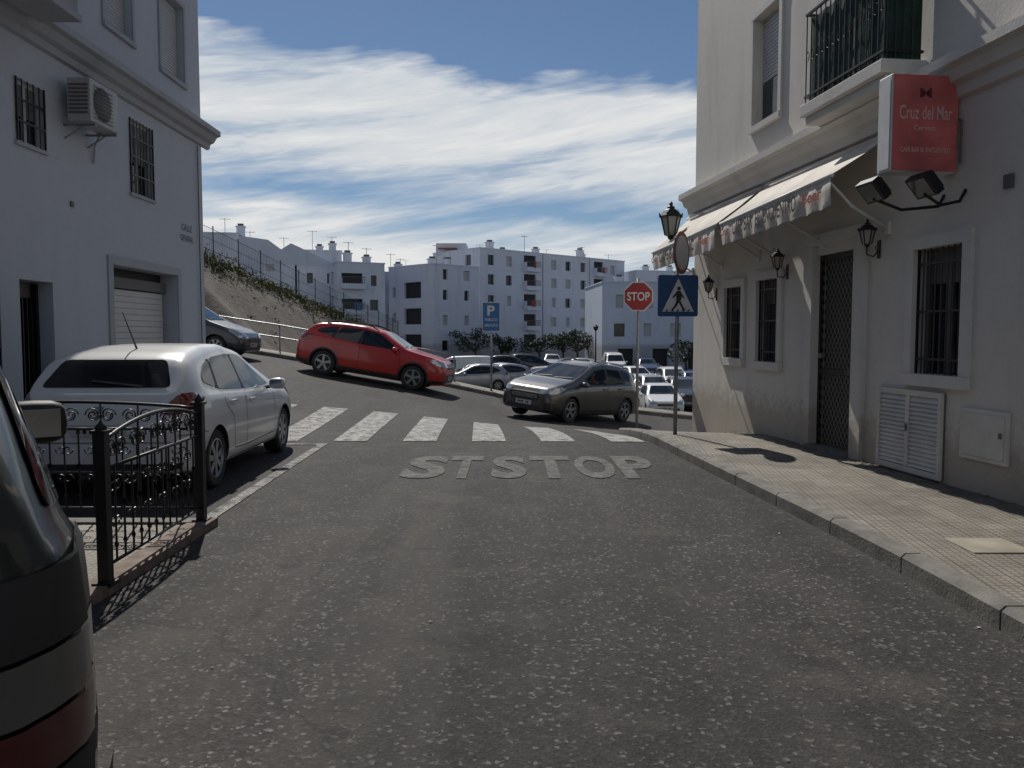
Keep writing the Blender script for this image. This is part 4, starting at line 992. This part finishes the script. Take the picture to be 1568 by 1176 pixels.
    for ax in sp['ax']:
        for sg in (1,-1):
            yc=sg*(hw-.125); c=(ax,yc,r)
            pf=[(r*.66,-.1),(r*.9,-.105),(r*.98,-.085),(r,-.05),(r,.05),(r*.98,.085),(r*.9,.105),(r*.66,.1),(r*.66,-.1)]
            mb.lathe(pf,TYRE,28,axis='y',c=c)
            fo=sg*.1
            mb.lathe([(r*.66,fo*.95),(r*.62,fo*.95),(r*.60,fo*.4),(0,fo*.35)],CBLK,28,axis='y',c=c)
            mb.lathe([(r*.675,fo*1.0),(r*.63,fo*1.02),(r*.60,fo*.8)],RIM,28,axis='y',c=c)
            mb.lathe([(r*.16,fo*.6),(r*.15,fo*.95),(0,fo*.98)],RIM,12,axis='y',c=c)
            nsp=7 if kind in('hatch','van') else 5
            for k in range(nsp):
                a=2*math.pi*k/nsp+.3; ca,sa=math.cos(a),math.sin(a); w0=r*.08; w1=r*.11
                P4=[]
                for rr_,ww in ((r*.1,w0),(r*.64,w1)):
                    for s_ in (1,-1): P4.append((ax+rr_*ca-s_*ww*sa,r+rr_*sa+s_*ww*ca))
                y0=yc+fo*.92;y1=yc+fo*.55
                V3=[(p[0],y0,p[1]) for p in P4]+[(p[0],y1,p[1]) for p in P4]
                mb.add(V3,[(0,1,3,2),(4,6,7,5),(0,2,6,4),(1,5,7,3)],RIM)
    if kind=='offroad':
        for sg in (1,-1):
            for (z0,z1,m) in ((.95,1.10,CBLK),(.82,.94,GREYL),(.70,.81,TAILD),(.60,.69,CBLK)):
                decal([(sg*.56,z0),(sg*.83,z0),(sg*.83,z1),(sg*.56,z1)],'B',m,.02)
                decal([(-1.91,z0),(-1.74,z0),(-1.74,z1),(-1.91,z1)],'S+' if sg>0 else 'S-',m,.02)
        decal([(-.8,.36),(.8,.36),(.8,.58),(-.8,.58)],'B',CBLK,.05)
        both([(-1.91,.36),(-1.6,.36),(-1.6,.58),(-1.91,.58)],CBLK,.04)
    o=mb.obj('carproto_'+kind); me=o.data
    try: me.set_sharp_from_angle(angle=R(40))
    except Exception as ex: print(ex)
    bpy.data.objects.remove(o); return me,sp
PROTO={k:build_car(k) for k in SPECS}
def cpaint(name,c,metal=.0,rough=.32):
    return mat(name,c,rough,metal,var=.05,scale=2.5,coat=.7)
CP={'white':cpaint('paint_white',(.66,.66,.65)),'red':cpaint('paint_red',(.40,.016,.011)),'grey':cpaint('paint_grey',(.070,.066,.062),.5,.35),'silver':cpaint('paint_silver',(.34,.35,.36),.5,.35),'black':cpaint('paint_black',(.02,.02,.025)),'green':cpaint('paint_dark_green',(.006,.010,.010)),'blue':cpaint('paint_blue',(.03,.06,.14)),'navy':cpaint('paint_navy',(.02,.025,.035))}
def place(name,kind,color,x,y,head,zoff=RO+.0):
    me,sp=PROTO[kind]; me=me.copy(); me.materials[0]=CP[color]; o=bpy.data.objects.new(name,me); col.objects.link(o)
    c,s=math.cos(R(head)),math.sin(R(head)); hw=sp['W']/2-.12; P={}
    for a in (0,1):
        for sg in (1,-1):
            u=sp['ax'][a]; v=sg*hw; wx=x+c*u-s*v; wy=y+s*u+c*v; P[a,sg]=Vector((wx,wy,zf(wx,wy)+zoff))
    f=((P[0,1]+P[0,-1])-(P[1,1]+P[1,-1])).normalized(); l=((P[0,1]+P[1,1])-(P[0,-1]+P[1,-1])); l=(l-f*l.dot(f)).normalized(); u=f.cross(l)
    mid=(P[0,1]+P[0,-1]+P[1,1]+P[1,-1])/4; xm=(sp['ax'][0]+sp['ax'][1])/2
    org=mid-f*xm
    o.matrix_world=Matrix(((f.x,l.x,u.x,org.x),(f.y,l.y,u.y,org.y),(f.z,l.z,u.z,org.z),(0,0,0,1))); return o
place('white_hatchback_car','hatch','white',-3.92,9.36,91)
place('red_suv_car','suv','red',P2W(572,23.4),23.4,-6)
gcar=place('grey_minivan_car','mpv_driven','grey',1.66,22.0,230)
place('dark_hatchback_car','hatch','navy',-9.75,23.6,-3)
place('dark_offroad_car','offroad','green',-2.64,2.62,127)
for px,d,h,kd,cl in ((1012,38,-92,'hatch','white'),(1000,45.5,-88,'hatch','silver'),(1047,41,-95,'mpv','black'),(952,48,-100,'hatch','silver'),(975,55,-80,'hatch','white'),(1030,52,-90,'mpv','white'),(1062,50,-90,'hatch','blue'),
    (722,43.5,-165,'hatch','silver'),(762,46.5,-150,'hatch','silver'),(700,46.5,178,'van','white'),(785,60,0,'hatch','black'),(815,63,10,'mpv','navy'),(852,58,180,'hatch','white'),(880,66,170,'hatch','silver'),(915,62,-90,'hatch','grey'),(940,68,-90,'van','white'),(990,66,-90,'hatch','blue'),(845,72,-90,'hatch','silver')):
    place('parked_car' if kd!='van' else 'parked_van',kd,cl,P2W(px,d),d,h,RO+.01)
# ---- seated driver in the grey car, local car coordinates
def driver(M):
    SK=mat('skin',(.42,.22,.15),.6); SHIRT=mat('shirt_orange',(.50,.14,.05),.85); HAIR=mat('hair_brown',(.05,.03,.02),.8)
    root=empty('car_driver')
    J=[(-.30,.37,.62,.15,.15),(-.33,.37,.85,.15,.13),(-.34,.37,1.03,.17,.11),(-.32,.37,1.13,.055,.055),(-.29,.37,1.20,.05,.05),
       (-.33,.56,1.04,.065,.06),(-.15,.60,.88,.045,.045),(.08,.50,1.02,.032,.03),(-.33,.18,1.04,.065,.06),(-.15,.15,.88,.045,.045),(.08,.25,1.02,.032,.03),
       (.12,.46,.60,.085,.085),(.12,.28,.60,.085,.085),(.35,.46,.34,.055,.055),(.35,.28,.34,.055,.055)]
    E=[(0,1),(1,2),(2,3),(3,4),(2,5),(5,6),(6,7),(2,8),(8,9),(9,10),(0,11),(0,12),(11,13),(12,14)]
    me=bpy.data.meshes.new('body'); me.from_pydata([j[:3] for j in J],E,[]); me.materials.append(SHIRT)
    o=bpy.data.objects.new('body',me); col.objects.link(o); o.parent=root
    md=o.modifiers.new('s','SKIN')
    for i,j in enumerate(J): me.skin_vertices[0].data[i].radius=(j[3],j[4])
    me.skin_vertices[0].data[0].use_root=True
    ss=o.modifiers.new('u','SUBSURF'); ss.levels=2; ss.render_levels=2
    mb=MB()
    def ell(c,r,m,nu=16,nv=12,f=None):
        V=[];Fc=[]
        for i in range(nv+1):
            ph=math.pi*i/nv
            for j in range(nu):
                th=2*math.pi*j/nu; p=Vector((math.cos(th)*math.sin(ph),math.sin(th)*math.sin(ph),math.cos(ph)))
                s=1-(.22*max(0,-p.z) if f else 0)
                V.append((c[0]+r[0]*p.x*s,c[1]+r[1]*p.y*s,c[2]+r[2]*p.z))
        for i in range(nv):
            for j in range(nu): Fc.append((i*nu+j,i*nu+(j+1)%nu,(i+1)*nu+(j+1)%nu,(i+1)*nu+j))
        mb.add(V,Fc,m,True)
    ell((-.26,.37,1.29),(.095,.075,.115),SK,f=1); ell((-.275,.37,1.325),(.10,.082,.095),HAIR)
    ell((-.165,.37,1.285),(.02,.013,.022),SK,8,6)
    for sg in (1,-1):
        ell((-.265,.37+sg*.076,1.29),(.016,.01,.026),SK,8,6); ell((-.175,.37+sg*.028,1.30),(.008,.011,.007),BLACK,8,6)
        ell((.10,.37+sg*.115,1.03),(.03,.022,.035),SK,10,8)
        for k in range(4): mb.tube([(.11,.37+sg*(.115+.012*(k-1.5)),1.05),(.135,.37+sg*(.115+.012*(k-1.5)),1.05),(.14,.37+sg*(.115+.012*(k-1.5)),1.025)],.008,SK,6)
    mb.quad([(-.168,.345,1.25),(-.168,.395,1.25),(-.17,.39,1.243),(-.17,.35,1.243)],mat('lips',(.3,.08,.07),.6))
    mb.obj('head_and_hands',root)
    root.matrix_world=M
driver(gcar.matrix_world.copy())
# ------------------------------------------------------------ world / light / camera
w=bpy.data.worlds.new('World'); scn.world=w; w.use_nodes=True; nt=w.node_tree; nt.nodes.clear()
SUN_AZ=math.atan2(-.30,.954); EL=R(48)
sky=N(nt,'ShaderNodeTexSky'); sky.sky_type='NISHITA'; sky.sun_disc=False; sky.sun_elevation=EL; sky.sun_rotation=SUN_AZ; sky.air_density=1.0; sky.dust_density=.15; sky.ozone_density=5.0
bg=N(nt,'ShaderNodeBackground'); bg.inputs['Strength'].default_value=.058; nt.links.new(sky.outputs[0],bg.inputs[0])
tc=N(nt,'ShaderNodeTexCoord'); sep=N(nt,'ShaderNodeSeparateXYZ'); nt.links.new(tc.outputs['Generated'],sep.inputs[0])
def math_(op,a,b=None,c=None):
    n=N(nt,'ShaderNodeMath',operation=op)
    for i,v in enumerate((a,b,c)):
        if v is None: continue
        if hasattr(v,'is_linked'): nt.links.new(v,n.inputs[i])
        else: n.inputs[i].default_value=v
    return n.outputs[0]
az=math_('ARCTAN2',sep.outputs[0],sep.outputs[1]); el=math_('ARCSINE',sep.outputs[2])
def wnoise(sx,sy,scale,detail,rough,dist,off=0,shear=0):
    cx=N(nt,'ShaderNodeCombineXYZ'); nt.links.new(math_('MULTIPLY',az,sx),cx.inputs[0])
    e2=math_('ADD',el,math_('MULTIPLY',az,shear)); nt.links.new(math_('MULTIPLY',e2,sy),cx.inputs[1]); cx.inputs[2].default_value=off
    n=N(nt,'ShaderNodeTexNoise'); n.inputs['Scale'].default_value=scale; n.inputs['Detail'].default_value=detail; n.inputs['Roughness'].default_value=rough; n.inputs['Distortion'].default_value=dist
    nt.links.new(cx.outputs[0],n.inputs['Vector']); return n.outputs['Fac']
big=wnoise(1,2.5,3.2,4,.55,.2,3.1)
elp=math_('ADD',math_('ADD',el,math_('MULTIPLY',math_('SUBTRACT',big,.5),.12)),math_('MULTIPLY',az,.05))
cov=ramp(nt,math_('MULTIPLY',elp,1/1.5708),[(0,.84),(.055,.80),(.086,.66),(.104,.50),(.126,.84),(.185,.90),(.207,.20),(.24,.10),(.275,.40),(.6,.40)])
st=wnoise(1.2,8.5,2.4,8,.58,.6,7.7,shear=-.12)
st2=wnoise(3.0,21,2.3,8,.64,.6,1.2,shear=-.16)
stm=math_('ADD',math_('MULTIPLY',st,.66),math_('MULTIPLY',st2,.34))
f=math_('ADD',math_('MULTIPLY',math_('SUBTRACT',stm,.5),3.9),math_('MULTIPLY',math_('SUBTRACT',cov,.5),2.3)); f=math_('ADD',f,.25)
fac=ramp(nt,f,[(0.02,0.0),(.5,.48),(1,.97)])
bg2=N(nt,'ShaderNodeBackground'); bg2.inputs['Strength'].default_value=.82
cl=mixc(nt,ramp(nt,stm,[(.38,0.0),(.62,1.0)]),(.60,.68,.77),(.96,.96,.95)); nt.links.new(cl,bg2.inputs[0])
mx=N(nt,'ShaderNodeMixShader'); nt.links.new(fac,mx.inputs[0]); nt.links.new(bg.outputs[0],mx.inputs[1]); nt.links.new(bg2.outputs[0],mx.inputs[2])
out=N(nt,'ShaderNodeOutputWorld'); nt.links.new(mx.outputs[0],out.inputs[0])
sl=bpy.data.lights.new('sun','SUN'); sl.energy=4.3; sl.angle=R(.5); sl.color=(1,.95,.87); so=bpy.data.objects.new('sun',sl); col.objects.link(so)
dirv=Vector((math.sin(SUN_AZ)*math.cos(EL),math.cos(SUN_AZ)*math.cos(EL),math.sin(EL))); so.rotation_euler=dirv.to_track_quat('Z','Y').to_euler()
cam=bpy.data.cameras.new('cam'); cam.lens=36*F/1568; cam.sensor_width=36; cam.clip_end=3000; cam.clip_start=.05
co=bpy.data.objects.new('camera',cam); col.objects.link(co); co.location=(0,0,CAMH); co.rotation_euler=(R(90)-PITCH,0,0); scn.camera=co
scn.view_settings.view_transform='Standard'; scn.view_settings.look='None'; scn.view_settings.exposure=0
